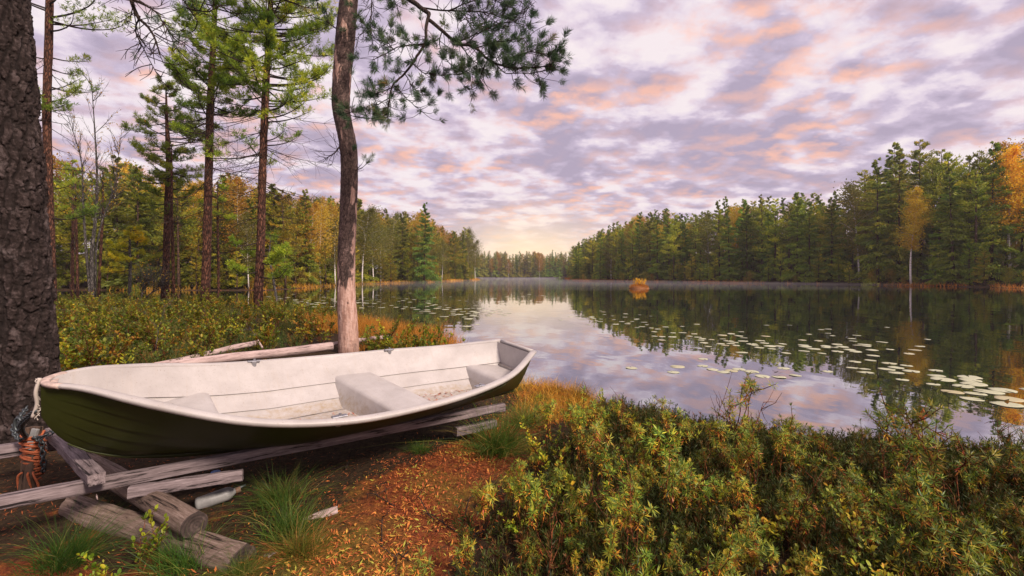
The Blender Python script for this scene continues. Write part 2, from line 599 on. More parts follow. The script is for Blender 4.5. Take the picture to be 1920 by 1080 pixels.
def liner_white(name, dirt):
    m, t = mat(name)
    tcn = t.add('ShaderNodeTexCoord')
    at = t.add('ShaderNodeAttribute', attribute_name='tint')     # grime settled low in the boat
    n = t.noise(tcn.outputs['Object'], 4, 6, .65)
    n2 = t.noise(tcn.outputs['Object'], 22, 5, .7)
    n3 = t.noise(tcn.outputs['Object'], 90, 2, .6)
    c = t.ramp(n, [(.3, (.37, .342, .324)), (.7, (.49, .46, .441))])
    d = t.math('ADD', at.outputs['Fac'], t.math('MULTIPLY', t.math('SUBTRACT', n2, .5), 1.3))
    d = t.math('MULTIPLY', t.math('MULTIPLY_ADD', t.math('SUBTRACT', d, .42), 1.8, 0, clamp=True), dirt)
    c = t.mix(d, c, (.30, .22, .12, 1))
    mpv = t.add('ShaderNodeMapping', {0: tcn.outputs['Object'], 3: (9, 1, .8)})
    nv = t.noise(mpv.outputs[0], 4, 4, .6)
    c = t.mix(t.math('MULTIPLY', t.math('MULTIPLY_ADD', t.math('SUBTRACT', nv, .54), 5, 0, clamp=True), .38), c, (.40, .34, .28, 1))
    sp = t.math('MULTIPLY_ADD', t.math('SUBTRACT', n3, .645), 16, 0, clamp=True)
    c = t.mix(t.math('MULTIPLY', sp, .55), c, (.22, .17, .12, 1))
    p = t.add('ShaderNodeBsdfPrincipled', {'Base Color': c, 'Roughness': t.math('MULTIPLY_ADD', n2, .3, .3), 'Specular IOR Level': .45})
    finish(t, p.outputs[0])
    return m


HULLG = hull_green()
LINER = liner_white('white_gelcoat_liner', 1.0)
RIMW = liner_white('white_gelcoat_rim', .5)
WORN = simple('worn_bow_laminate', (.46, .35, .30), .8, 0, 25, .4, .4)


def water_mat():
    m, t = mat('still_lake_water')
    g = t.add('ShaderNodeNewGeometry')
    mp = t.add('ShaderNodeMapping', {0: g.outputs['Position'], 3: (1, .55, 1)})
    n1 = t.noise(mp.outputs[0], .55, 3, .5, .4)
    n2 = t.noise(mp.outputs[0], 2.6, 3, .5)
    h = t.math('ADD', n1, t.math('MULTIPLY', n2, .12))
    b = t.add('ShaderNodeBump', {'Strength': .022, 'Distance': .5, 'Height': h})
    lw = t.add('ShaderNodeFresnel', {'IOR': 1.9, 'Normal': b.outputs[0]})
    gl = t.add('ShaderNodeBsdfGlossy', {'Color': (.95, .95, .96, 1), 'Roughness': .015, 'Normal': b.outputs[0]})
    df = t.add('ShaderNodeBsdfDiffuse', {'Color': (.010, .014, .012, 1)})
    fac = t.math('MULTIPLY_ADD', lw.outputs[0], .56, .43, clamp=True)
    mx = t.add('ShaderNodeMixShader', {0: fac, 1: df.outputs[0], 2: gl.outputs[0]})
    finish(t, mx.outputs[0])
    return m


def ground_mat():
    m, t = mat('boggy_ground')
    g = t.add('ShaderNodeNewGeometry')
    at = t.add('ShaderNodeAttribute', attribute_name='tint')     # how much red moss grows here
    pos = g.outputs['Position']
    n1 = t.noise(pos, 3.2, 6, .65)
    n2 = t.noise(pos, 24, 5, .7)
    n3 = t.noise(pos, 1.1, 3, .5)
    n4 = t.noise(pos, 110, 3, .7)
    peat = t.ramp(n2, [(.3, (.018, .012, .008)), (.55, (.05, .032, .018)), (.75, (.10, .065, .03))])
    moss = t.ramp(t.math('MULTIPLY_ADD', n2, .6, t.math('MULTIPLY', n4, .4)), [(.3, (.04, .014, .009)), (.46, (.15, .040, .018)), (.58, (.28, .085, .026)), (.72, (.42, .22, .04))])
    green = t.ramp(n2, [(.3, (.05, .06, .012)), (.7, (.22, .20, .03))])
    moss = t.mix(t.math('MULTIPLY_ADD', t.math('SUBTRACT', n3, .50), 6, 0, clamp=True), moss, green)
    f = t.math('ADD', at.outputs['Fac'], t.math('MULTIPLY', t.math('SUBTRACT', n1, .5), 2.2))
    f = t.math('MULTIPLY_ADD', t.math('SUBTRACT', f, .42), 4, 0, clamp=True)
    c = t.mix(f, peat, moss)
    b = t.add('ShaderNodeBump', {'Strength': .9, 'Distance': .03, 'Height': t.math('ADD', n2, t.math('MULTIPLY', n4, .5))})
    p = t.add('ShaderNodeBsdfPrincipled', {'Base Color': c, 'Roughness': .95, 'Normal': b.outputs[0], 'Specular IOR Level': .1})
    finish(t, p.outputs[0])
    return m


def pad_mat():
    m, t = mat('lily_pad_leaf')
    tcn = t.add('ShaderNodeTexCoord')
    oi = t.add('ShaderNodeObjectInfo')
    n = t.noise(tcn.outputs['Object'], 9, 4, .6)
    c = t.ramp(n, [(.3, (.38, .40, .23)), (.7, (.56, .56, .38))])
    c = t.mix(t.math('MULTIPLY_ADD', t.math('SUBTRACT', oi.outputs['Random'], .8), 3, 0, clamp=True), c, (.42, .33, .14, 1))
    p = t.add('ShaderNodeBsdfPrincipled', {'Base Color': c, 'Roughness': .38, 'Specular IOR Level': .6})
    finish(t, p.outputs[0])
    return m


PADM = pad_mat()

# ------------------------------------------------------------------ lake outline and ground
SHORE = np.array([(6.2, 3.5), (4.3, 3.9), (2.96, 4.25), (1.9, 4.75), (1.25, 5.3), (1.0, 6.5), (.45, 7.0), (-.7, 7.3), (-1.3, 8.4), (-1.15, 10.2),
                  (-1.9, 12.0), (-3.5, 13.4), (-6.9, 17), (-11, 21.7), (-17, 25.5), (-25, 28.5), (-40, 32), (-62, 38), (-70, 45), (-60, 50), (-45, 52.5),
                  (-33, 51), (-26.8, 52), (-28, 60), (-29, 69), (-29.6, 97), (-22.7, 121), (-19, 150), (-12.7, 181), (-20, 230), (-34, 300), (-42, 363),
                  (0, 368), (60, 364), (46, 320), (34, 290), (26, 210), (22.7, 161), (28, 148), (37, 132), (53.6, 104), (64, 85), (67, 72), (68, 60), (76, 40), (70, 12), (40, 0), (14, 1.5)])


def sdist(x, y):
    """distance to the shore line, positive on land"""
    p = np.stack([x, y], -1)
    A = SHORE
    B = np.roll(SHORE, -1, axis=0)
    best = np.full(x.shape, 1e18)
    inside = np.zeros(x.shape, bool)
    for a, b in zip(A, B):
        ab = b - a
        t = np.clip(((p - a) @ ab) / (ab @ ab), 0, 1)
        q = a + t[..., None] * ab
        best = np.minimum(best, ((p - q) ** 2).sum(-1))
        c = ((a[1] > y) != (b[1] > y))
        xi = a[0] + (y - a[1]) / (b[1] - a[1] + 1e-12) * (b[0] - a[0])
        inside ^= c & (x < xi)
    d = np.sqrt(best)
    return np.where(inside, -d, d)


def height(x, y):
    x = np.asarray(x, float)
    y = np.asarray(y, float)
    d = sdist(x, y) + fbm(x * .9, y * .9, 3) * .5 * np.minimum(1, np.hypot(x, y) / 6)
    r = np.hypot(x, y)
    land = .09 * (1 - np.exp(-np.maximum(d, 0) / .25)) + fbm(x * 1.7, y * 1.7, 4) * .10 * np.minimum(1, np.maximum(d, 0)) + fbm(x * 9, y * 9, 3) * .03
    far = np.clip((r - 45) / 15, 0, 1)
    right = np.clip((x - 10) / 25, 0, 1) * far
    left = np.clip((-x) / 15, 0, 1) * far
    land = land + right * np.clip(d - 3, 0, 90) * .15 + left * np.clip(d - 4, 0, 80) * .06 + far * np.clip(d - 5, 0, 150) * .03
    bank = np.clip((-x - 1.2) / 3, 0, 1) * np.clip((y - 6) / 3, 0, 1) * (1 - far)
    land = land + bank * np.clip(d, 0, 3) * .06
    return np.where(d > 0, land, np.maximum(-1.5, d * .55))


def H1(x, y):
    return float(height(np.array([x]), np.array([y]))[0])


def moss_mask(x, y):
    """the strip of red moss and needles that runs down past the boat"""
    cxm = np.interp(y, [0, 2.3, 3.2, 4.3, 5.5, 6.6, 8], [-.9, -.85, -.75, -.25, .35, .6, .6])
    wm = np.interp(y, [0, 2.3, 3.2, 4.3, 5.5, 6.6, 8], [.65, .65, .6, .45, .5, .45, .3])
    m = np.exp(-((x - cxm) / wm) ** 2)
    m2 = .55 * np.exp(-((x + 2.5) / 1.3) ** 2 - ((y - 2.4) / .7) ** 2)
    e = np.exp(-((x + 2.6) / 1.6) ** 2 - ((y - 11.6) / 1.3) ** 2)
    fr = np.clip((np.hypot(x, y) - 40) / 15, 0, 1) * .45 * np.exp(-np.maximum(sdist(x, y), 0) / 2.5)
    return np.clip(np.maximum.reduce([m, m2, e, fr]), 0, 1)


def make_ground():
    rings = np.concatenate([[0.02], np.geomspace(.5, 14, 210), np.geomspace(14.6, 420, 120), np.geomspace(460, 2500, 12)])
    na = 420
    # finer angular steps in front of the camera
    a = np.linspace(0, 1, na, endpoint=False)
    th = 2 * pi * a - .55 * np.sin(2 * pi * a)
    R, TH = np.meshgrid(rings, th, indexing='ij')
    x = R * np.sin(TH + pi)
    y = R * np.cos(TH + pi)
    x, y = x.ravel(), y.ravel()
    z = height(x, y)
    i = np.arange(len(rings) - 1)[:, None]
    j = np.arange(na)[None]
    q = np.stack([i * na + j, (i + 1) * na + j, (i + 1) * na + (j + 1) % na, i * na + (j + 1) % na], -1).reshape(-1, 4)
    b = MB()
    b.add(np.stack([x, y, z], -1), q, None, moss_mask(x, y))
    o = b.build('ground', ground_mat(), smooth=True)
    tag(o, kind='structure')


make_ground()
wb = MB()
wb.add([(-400, -30, 0), (400, -30, 0), (400, 520, 0), (-400, 520, 0)], [(0, 1, 2, 3)])
tag(wb.build('water', water_mat()), kind='structure')

# ------------------------------------------------------------------ forest trees (each a thing: trunk and crown)


def dirs(n):
    return unit(RNG.normal(size=(n, 3)))


def make_pine(h, crown0=.30, spread=.22, nb=50, cards=9000, dens=1.0, lw=(.40, .13)):
    tb, cb = MB(), MB()
    bendx, bendy = RNG.normal(0, .012 * h, 2)
    zs = np.linspace(0, 1, 9)
    trunk = np.stack([bendx * np.sin(zs * 2.5), bendy * np.sin(zs * 2), zs * h], -1)
    r0 = .0105 * h + .03
    tb.tube(trunk, r0 * (1 - .88 * zs), 7)
    per = max(8, int(cards / nb))
    for k in range(nb):
        f = crown0 + (1 - crown0) * ((k + RNG.random()) / nb) ** .9
        z = f * h
        c = np.array([np.interp(f, zs, trunk[:, 0]), np.interp(f, zs, trunk[:, 1]), z])
        g = (f - crown0) / (1 - crown0)
        L = h * spread * min(1.0, .55 + 1.6 * g) * (1 - g) ** .72 * RNG.uniform(.5, 1.15) + .20
        az = RNG.random() * 2 * pi
        el = RNG.uniform(-.1, .22) + .6 * g ** 2
        d = np.array([cos(az) * cos(el), sin(az) * cos(el), sin(el)])
        e = c + d * L + np.array([0, 0, .10 * L])
        tb.tube([c, c + d * L * .5, e], [.018 + .012 * L, .015 + .008 * L, .008], 4, cap=False)
        nn = int(per * (L / (h * spread)) * dens)
        ncl = RNG.integers(2, 5)
        t = RNG.uniform(.25, 1.05, nn)
        P = c + d * (L * t)[:, None] + np.array([0, 0, .12 * L]) * (t ** 2)[:, None]
        side = np.array([-sin(az), cos(az), 0])
        sp = (.10 + .30 * t) * L * .8
        P = P + side * (RNG.normal(size=nn) * sp * .55)[:, None] + np.array([0, 0, 1]) * (RNG.normal(size=nn) * .055 * L * (.6 + t))[:, None] + d * (RNG.normal(size=nn) * .10 * L)[:, None]
        D = unit(d * .8 + dirs(nn) * .8 + np.array([0, 0, .45]))
        tn = np.clip(RNG.beta(2.2, 2.4) * .8 + RNG.normal(0, .12, nn), 0, .93)
        s = RNG.uniform(.7, 1.3, nn)
        cb.leaves(P, D, dirs(nn) + [0, 0, .6], lw[0] * s, lw[1] * s, tn)
    return tb, cb


def make_spruce(h, spread=.15, nb=84, cards=8000, base=.05):
    tb, cb = MB(), MB()
    zs = np.linspace(0, 1, 6)
    tb.tube(np.stack([0 * zs, 0 * zs, zs * h], -1), (.010 * h + .03) * (1 - .95 * zs), 6)
    per = cards / nb
    for k in range(nb):
        f = base + (1 - base) * ((k + RNG.random()) / nb)
        g = (f - base) / (1 - base)
        L = h * spread * (1 - g) ** .82 * RNG.uniform(.7, 1.15) + .12
        az = RNG.random() * 2 * pi
        el = -.35 + .9 * g ** 1.5 + RNG.normal(0, .06)
        d = np.array([cos(az) * cos(el), sin(az) * cos(el), sin(el)])
        c = np.array([0, 0, f * h])
        tb.tube([c, c + d * L], [.02, .006], 3, cap=False)
        nn = int(per * (.35 + 1.4 * (L / (h * spread))))
        t = RNG.uniform(.1, 1.0, nn)
        side = np.array([-sin(az), cos(az), 0])
        P = c + d * (L * t)[:, None] + side * (RNG.normal(size=nn) * .16 * L * (1.15 - t * .6))[:, None] + np.array([0, 0, 1]) * (RNG.normal(size=nn) * .05 * L + .06 * L * t)[:, None]
        D = unit(d * 1.0 + dirs(nn) * .5 + np.array([0, 0, -.35]))
        tn = np.clip(RNG.beta(2.2, 2.6) * .8 + RNG.normal(0, .13, nn), 0, 1)
        s = RNG.uniform(.7, 1.3, nn)
        cb.leaves(P, D, dirs(nn) + [0, 0, .8], (.44 * s), (.16 * s), tn)
    return tb, cb


def make_birch(h, spread=.19, nb=40, cards=6000, crown0=.3, leaf=.17, lean=.03):
    tb, cb = MB(), MB()
    zs = np.linspace(0, 1, 9)
    lx = RNG.normal(0, lean) * h
    trunk = np.stack([lx * zs ** 1.5, .01 * h * np.sin(zs * 5), zs * h * .96], -1)
    tb.tube(trunk, (.0075 * h + .02) * (1 - .9 * zs), 7)
    for k in range(nb):
        f = crown0 + (1 - crown0) * ((k + RNG.random()) / nb)
        g = (f - crown0) / (1 - crown0)
        c = np.array([np.interp(f, zs, trunk[:, i]) for i in range(3)])
        L = h * spread * np.sin(pi * (.18 + .72 * g)) * RNG.uniform(.5, 1.15) + .2
        az = RNG.random() * 2 * pi
        el = RNG.uniform(.2, .9)
        d = np.array([cos(az) * cos(el), sin(az) * cos(el), sin(el)])
        tb.tube([c, c + d * L * .6, c + d * L + [0, 0, -.08 * L]], [.02, .012, .005], 4, cap=False)
        nn = int(cards / nb)
        t = RNG.uniform(.2, 1.1, nn)
        P = c + d * (L * t)[:, None] + RNG.normal(size=(nn, 3)) * [.26 * L, .26 * L, .30 * L] - np.array([0, 0, .15 * L])
        tn = np.clip(RNG.beta(2, 2) * .7 + .15 + RNG.normal(0, .15, nn), 0, 1)
        s = RNG.uniform(.7, 1.3, nn)
        cb.leaves(P, dirs(nn) + [0, 0, -.3], dirs(nn), leaf * s, leaf * .75 * s, tn)
    return tb, cb


def tree_proto(name, label, cat, tb, cb, bm, cm):
    t = thing(name, label, cat)
    tb.build('trunk', bm, t, smooth=True)
    cb.build('crown', cm, t)
    return t


def place_copy(proto, loc, rz, sc, label, group, color=(1, 1, 1, 1), first=False, cname='crown'):
    if first:
        t = proto
    else:
        t = proto.copy()
        COL.objects.link(t)
        for ch in proto.children:
            c = ch.copy()
            COL.objects.link(c)
            c.parent = t
    t.location = loc
    t.rotation_euler = (RNG.normal(0, .015), RNG.normal(0, .015), rz)
    t.scale = (sc[0], sc[0], sc[1])
    t['label'] = label
    t['group'] = group
    for c in t.children:
        if c.name.startswith('crown'):
            c.color = color
    return t


PROTO = {
    'pine': [tree_proto('pine_tree', 'pine', 'pine tree', *make_pine(18, .22 + .08 * i, .20 + .02 * i, 48 + 4 * i), BARK_FAR, PINE) for i in range(3)],
    'lowpine': [tree_proto('young_pine_tree', 'pine', 'pine tree', *make_pine(9, .06, .27, 44, 5200, lw=(.30, .12)), BARK_FAR, PINE) for i in range(2)],
    'spruce': [tree_proto('spruce_tree', 'spruce', 'spruce tree', *make_spruce(18, .15 + .03 * i), BARK_FAR, SPRUCE) for i in range(3)],
    'birch': [tree_proto('birch_tree', 'birch', 'birch tree', *make_birch(16, .19 + .03 * i, leaf=.21), WBIRCH, BIRCH) for i in range(2)],
    'gold': [tree_proto('birch_tree', 'birch', 'birch tree', *make_birch(16, .105, 44, 8000, .38, .16, .06), WBIRCH, BIRCH)],
    'greenbirch': [tree_proto('green_birch_tree', 'birch', 'birch tree', *make_birch(14, .22, leaf=.20), WBIRCH, BIRCHG)],
    'shrub': [tree_proto('shore_willow', 'willow', 'willow shrub', *make_birch(3.2, .36, 26, 1900, .05, .14), BARK_GREY, BIRCHG)],
}
PH = {'pine': 18, 'lowpine': 9, 'spruce': 18, 'birch': 15.6, 'gold': 15.6, 'greenbirch': 13.7, 'shrub': 3.1}
USED = set()

SKY_L = np.array([(-400, 240), (0, 275), (100, 285), (200, 300), (280, 312), (340, 335), (450, 335), (560, 365), (640, 375), (700, 385), (760, 398), (790, 392), (820, 425), (850, 428), (885, 425), (905, 455), (925, 474), (1000, 470), (1060, 472)])
SKY_R = np.array([(1040, 474), (1060, 468), (1080, 458), (1110, 442), (1150, 425), (1190, 407), (1240, 395), (1290, 402), (1340, 382), (1400, 372), (1440, 372), (1500, 360), (1560, 355), (1600, 335), (1640, 305), (1690, 268), (1740, 262), (1800, 285), (1850, 280), (1900, 258), (2000, 240), (2400, 200)])

NAMES = {'pine': 'pine', 'lowpine': 'young bushy pine', 'spruce': 'pointed spruce', 'birch': 'golden birch', 'gold': 'golden birch', 'greenbirch': 'yellow-green birch', 'shrub': 'low yellow-green willow'}


def put_tree(kind, x, y, hgt, zone, row, color=(1, 1, 1, 1), label=None, group=None):
    pr = PROTO[kind][RNG.integers(len(PROTO[kind]))]
    first = pr.name not in USED
    USED.add(pr.name)
    s = hgt / PH[kind]
    wide = s * RNG.uniform(.9, 1.2)
    z = H1(x, y) - .05
    lab = label or f'{NAMES[kind]} {row} {zone}'
    place_copy(pr, (x, y, z), RNG.random() * 6.28, (wide, s), lab, group or f'{NAMES[kind]} trees {row} {zone}', color, first)


def fill_forest(poly, rows, step, sky, zone_of, weights, tint, jitter=(.76, 1.0)):
    """trees in rows set back from a stretch of shore"""
    poly = np.asarray(poly, float)
    seg = np.diff(poly, axis=0)
    ln = np.linalg.norm(seg, axis=1)
    s = np.concatenate([[0], np.cumsum(ln)])
    for ri, (back, rowname) in enumerate(rows):
        t = RNG.uniform(0, step)
        while t < s[-1]:
            k = min(np.searchsorted(s, t, 'right') - 1, len(ln) - 1)
            p = poly[k] + seg[k] * ((t - s[k]) / ln[k])
            nrm = np.array([-seg[k][1], seg[k][0]]) / ln[k]
            q = p + nrm * (back + RNG.normal(0, .18 * back + .4))
            dist = math.hypot(*q)
            st = step * (1 + .006 * max(0, dist - 60)) * RNG.uniform(.6, 1.4)
            t += st
            d = float(sdist(np.array([q[0]]), np.array([q[1]]))[0])
            if d < 1.2 or q[1] < 20:
                continue
            px = 960 + F * q[0] / q[1]
            if px < -120 or px > 2040:
                continue
            if (abs(px - 1708) < 26 and dist < math.hypot(64, 75)) or (abs(px - 1896) < 30 and q[1] < 70 and q[0] > 0):
                if ri > 0:
                    continue
            skl = np.interp(px, sky[:, 0], sky[:, 1])
            zt = CAMH + (HZ - skl) / F * q[1]
            z0 = H1(*q)
            kinds, wt = zip(*weights[min(ri, len(weights) - 1)].items())
            kind = RNG.choice(kinds, p=np.array(wt) / sum(wt))
            full = (zt - z0)
            hh = full * RNG.uniform(*jitter)
            if kind == 'lowpine':
                hh = RNG.uniform(3.5, 8)
            elif kind == 'shrub':
                hh = RNG.uniform(1.2, 2.6)
            elif kind == 'spruce' and RNG.random() < .15:
                hh = full * RNG.uniform(1.0, 1.07)
            elif kind in ('birch', 'greenbirch'):
                hh = full * RNG.uniform(.68, 1.0)
            hh = float(np.clip(hh, 1.0, 31))
            c = tint(px, ri) if 'birch' not in kind else tuple([RNG.uniform(.7, 1.0)] * 3) + (1,)
            put_tree(kind, q[0], q[1], hh, zone_of(px), rowname, c)


def tint_l(px, ri):
    v = RNG.uniform(.75, 1.3)
    y = RNG.random()
    return (v * (1.15 + .55 * y), v * (1.05 + .1 * y), v * .75, 1)


def tint_r(px, ri):
    v = RNG.uniform(1.0, 1.75)
    y = RNG.random() ** 1.4
    return (v * (1.0 + .5 * y), v * 1.08, v * .8, 1)


def tint_f(px, ri):
    v = RNG.uniform(1.1, 1.8)
    y = RNG.random()
    return (v * (.9 + .9 * y), v * (1.0 + .1 * y), v * .95, 1)


LEFT = [(-62, 50), (-45, 52.5), (-33, 51), (-26.8, 52), (-28, 60), (-29, 69), (-29.6, 97), (-22.7, 121), (-19, 150), (-12.7, 181), (-20, 230)]
RIGHT = [(34, 290), (26, 210), (22.7, 161), (28, 148), (37, 132), (53.6, 104), (64, 85), (67, 72), (70, 58)]
FARS = [(64, 366), (0, 369), (-46, 367)][::-1]
fill_forest(LEFT, [(2.2, 'at the water edge'), (5, 'in the front row'), (9, 'in the second row'), (14, 'deeper in'), (22, 'at the back'), (30, 'at the back')], 2.7, SKY_L,
            lambda px: 'of the left shore forest behind the bay' if px < 560 else ('midway along the left shore' if px < 760 else 'on the point of the left shore'),
            [{'shrub': 3, 'lowpine': 3, 'greenbirch': 1}, {'pine': 4, 'lowpine': 3, 'spruce': 2, 'birch': .6, 'greenbirch': 1}, {'pine': 4, 'lowpine': 2, 'spruce': 2, 'birch': 1.2, 'greenbirch': 1}, {'pine': 3, 'spruce': 2, 'birch': 1.6}, {'pine': 3, 'spruce': 2, 'birch': 2.2}], tint_l)
fill_forest(RIGHT, [(2.5, 'at the water edge'), (5.5, 'in the front row'), (10, 'in the second row'), (16, 'deeper in'), (25, 'at the back'), (34, 'at the back')], 1.95, SKY_R,
            lambda px: 'at the far end of the right shore' if px < 1230 else ('midway along the right shore' if px < 1560 else 'in the tall stand on the right shore'),
            [{'shrub': 3, 'lowpine': 3}, {'pine': 3, 'lowpine': 3, 'spruce': 4, 'greenbirch': .5}, {'pine': 4, 'lowpine': 2, 'spruce': 4, 'birch': .5, 'greenbirch': .5}, {'pine': 3, 'spruce': 4, 'birch': .9}, {'pine': 2.5, 'spruce': 4, 'birch': 1.3}], tint_r)
fill_forest(FARS, [(5, 'in the front row'), (13, 'in the second row'), (24, 'at the back')], .85, np.array([(800, 472), (960, 472), (1080, 472), (1200, 470)]),
            lambda px: 'of the far shore at the end of the lake', [{'pine': 2, 'spruce': 4, 'birch': .5}, {'pine': 2, 'spruce': 4, 'birch': 1}, {'pine': 2, 'spruce': 4, 'birch': 2}], tint_f, (.75, 1.0))
# standouts seen in the photograph
put_tree('gold', *W(1708, 534, 77)[:2], 16.4, '', '', (1.35, 1.75, 1.0, 1), 'bright yellow leaning birch with white trunk against the dark right stand', 'bright single birches')
put_tree('gold', *W(1896, 530, 70)[:2], 20.5, '', '', (1.4, 1.25, .9, 1), 'tall orange-gold birch at the right frame edge of the forest', 'bright single birches')
put_tree('spruce', *(W(795, 400, 116)[:2]), 21.0, '', '', (1, 1, 1, 1), 'tallest thin spruce rising over the left shore skyline', 'skyline spruces')
put_tree('birch', *(W(1190, 420, 150)[:2]), 15.5, '', '', (1, 1.05, 1, 1), 'pale gold birch at the far end of the right shore', 'bright single birches')
for pr in sum(PROTO.values(), []):
    if pr.name not in USED:
        pr.location = (-40, 60, H1(-40, 60))
        pr['label'] = 'spare tree deep in the left shore forest'
        pr['group'] = 'trees deep in the left forest'
# ------------------------------------------------------------------ the rowing boat
BO = np.array([-2.882, 2.78, .303])
BD = unit([.754, .657, -.016])
BN = unit([.653, -.75, -.105])
BU = unit(np.cross(BN, BD)) if np.cross(BN, BD)[2] > 0 else unit(np.cross(BD, BN))
BO = BO + BU * .09
BL = 3.822
bT = np.array([0, .04, .12, .25, .4, .55, .7, .85, 1.])
bB = np.array([.055, .180, .415, .687, .835, .839, .772, .600, .285])
bS = np.array([.762, .762, .692, .572, .512, .503, .518, .552, .645]) - .09
kT = np.array([0, .012, .03, .06, .10, .17, .26, .36, .6, .85, 1.0])
kW = np.array([.46, .36, .27, .185, .12, .065, .025, .0, .0, .02, .05])


def pch(t, X, Y):
    """smooth monotone-ish interpolation"""
    t = np.asarray(t, float)
    m = np.gradient(Y, X)
    i = np.clip(np.searchsorted(X, t, 'right') - 1, 0, len(X) - 2)
    h = X[i + 1] - X[i]
    s = (t - X[i]) / h
    return ((1 + 2 * s) * (1 - s) ** 2 * Y[i] + s * (1 - s) ** 2 * h * m[i] + s * s * (3 - 2 * s) * Y[i + 1] + s * s * (s - 1) * h * m[i + 1])


def bsec(t):
    return pch(t, bT, bB), pch(t, bT, bS), np.interp(t, kT, kW), 1.15 + .5 * np.clip(t / .35, 0, 1)


def bpt(t, v, wv):
    """boat point in its own frame: x along from bow, y to the far side, z up"""
    return np.stack(np.broadcast_arrays(np.asarray(t) * BL, -np.asarray(v), np.asarray(wv)), -1)


BM = np.stack([BD, -BN, BU], 1)


def B2W(t, v, wv):
    return BO + BM @ bpt(t, v, wv)


boat = thing('rowing_boat', 'dark green rowing boat with white interior pulled up on timber rails', 'boat')
from mathutils import Matrix
mw = Matrix([[*BM[0], BO[0]], [*BM[1], BO[1]], [*BM[2], BO[2]], [0, 0, 0, 1]])
boat.matrix_world = mw
bpy.context.view_layer.update()

tS = np.concatenate([np.linspace(0, .12, 14), np.linspace(.14, 1, 46)])


def shell(edges, off_at, inner, name, material):
    b = MB()
    for side in (1, -1):
        for a, e in zip(edges[:-1], edges[1:]):
            xs = np.linspace(a, e, 6)
            V = []
            tin = []
            for t in tS:
                B, S, K, p = bsec(t)
                for x in xs:
                    fr = (x - a) / (e - a)
                    v = B * x
                    wv = K + (S - K) * x ** p
                    if not inner:
                        v = v + off_at * (1 - fr) * min(1, B / .4) * (0 if a == 0 else 1) * min(1, t / .05)
                        tin.append(.0)
                    else:
                        v = max(0.0, v - .03 - off_at * (1 - fr) * min(1, B / .4))
                        wv = wv + .012
                        fl = max(.085, K + .05)
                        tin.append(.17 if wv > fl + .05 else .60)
                        if wv < fl:
                            wv = fl
                    V.append(bpt(t, side * v, wv))
            n = len(xs)
            i = np.arange(len(tS) - 1)[:, None]
            j = np.arange(n - 1)[None]
            q = np.stack([i * n + j, i * n + j + 1, (i + 1) * n + j + 1, (i + 1) * n + j], -1).reshape(-1, 4)
            if (side > 0) == (not inner):
                q = q[:, ::-1]
            b.add(np.array(V), q, None, np.array(tin))
        # the little ledges between planks
        for e in edges[1:-1]:
            V = []
            for t in tS:
                B, S, K, p = bsec(t)
                x = e
                o1 = off_at * min(1, B / .4) * (1 if inner else min(1, t / .05))
                wv = K + (S - K) * x ** p
                if inner:
                    wv = max(wv + .012, max(.085, K + .05))
                    V += [bpt(t, side * max(0, B * x - .03), wv), bpt(t, side * max(0, B * x - .03 - o1), wv)]
                else:
                    V += [bpt(t, side * B * x, wv), bpt(t, side * (B * x + o1), wv)]
            i = np.arange(len(tS) - 1)
            q = np.stack([2 * i, 2 * i + 1, 2 * i + 3, 2 * i + 2], -1)
            b.add(np.array(V), q, None, .12)
    return b


hb = shell([0, .22, .42, .6, .78, 1.0], .009, False, 'hull', HULLG)
# transom outside and inside, blunt stem
for t, inner in ((1.0, False), (0.0, False)):
    B, S, K, p = bsec(t)
    xs = np.linspace(-1, 1, 21)
    V = [bpt(t, B * x, K + (S - K) * abs(x) ** p) for x in xs] + [bpt(t, 0, S)]
    hb.add(np.array(V), None, [(i, i + 1, 21) if t > .5 else (i + 1, i, 21) for i in range(20)], 0)
# keel strip
kts = np.linspace(.03, 1, 40)
hb.tube(np.array([bpt(t, 0, np.interp(t, kT, kW) - .004 - .008 * min(1, (t - .03) / .2)) for t in kts]), .004 + .018 * np.clip((kts - .03) / .2, 0, 1), 6)
hb.build('hull', HULLG, boat, smooth=True)
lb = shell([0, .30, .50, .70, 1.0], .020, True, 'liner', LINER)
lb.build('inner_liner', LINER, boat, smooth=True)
tb_ = MB()
B, S, K, p = bsec(1.0)
for (w0, w1, tt, inset) in ((S * .58, S, .985, .004), (.085, S * .58, .978, .004)):
    V = []
    for wv in (w0, w1):
        for sgn in (-1, 1):
            hw = B * ((max(wv, K) - K) / (S - K)) ** (1 / p)
            V.append(bpt(tt, sgn * max(hw - inset, .05), wv))
    tb_.add(np.array(V), [(0, 1, 3, 2)], None, .15 if w0 > .2 else .5)
    V2 = V[:2] if w0 > .2 else None
    if V2:
        tb_.add(np.array([V[0], V[1], V[1] - bpt(.009, 0, .008), V[0] - bpt(.009, 0, .008)]), [(0, 1, 2, 3)], None, .6)
tb_.build('transom_panel', LINER, boat)

# rounded white rim all the way round
rim = MB()
def rimpts(side, ts, ov=.004):
    return [bpt(t, side * (pch(t, bT, bB) + ov), pch(t, bT, bS)) for t in ts]
ts = np.concatenate([np.linspace(0.014, .1, 8), np.linspace(.13, 1, 34)])
path = rimpts(1, ts[::-1]) + [bpt(.006, .055, pch(0., bT, bS)), bpt(.004, 0, pch(0., bT, bS)), bpt(.006, -.055, pch(0., bT, bS))] + rimpts(-1, ts)
path = np.array(path)


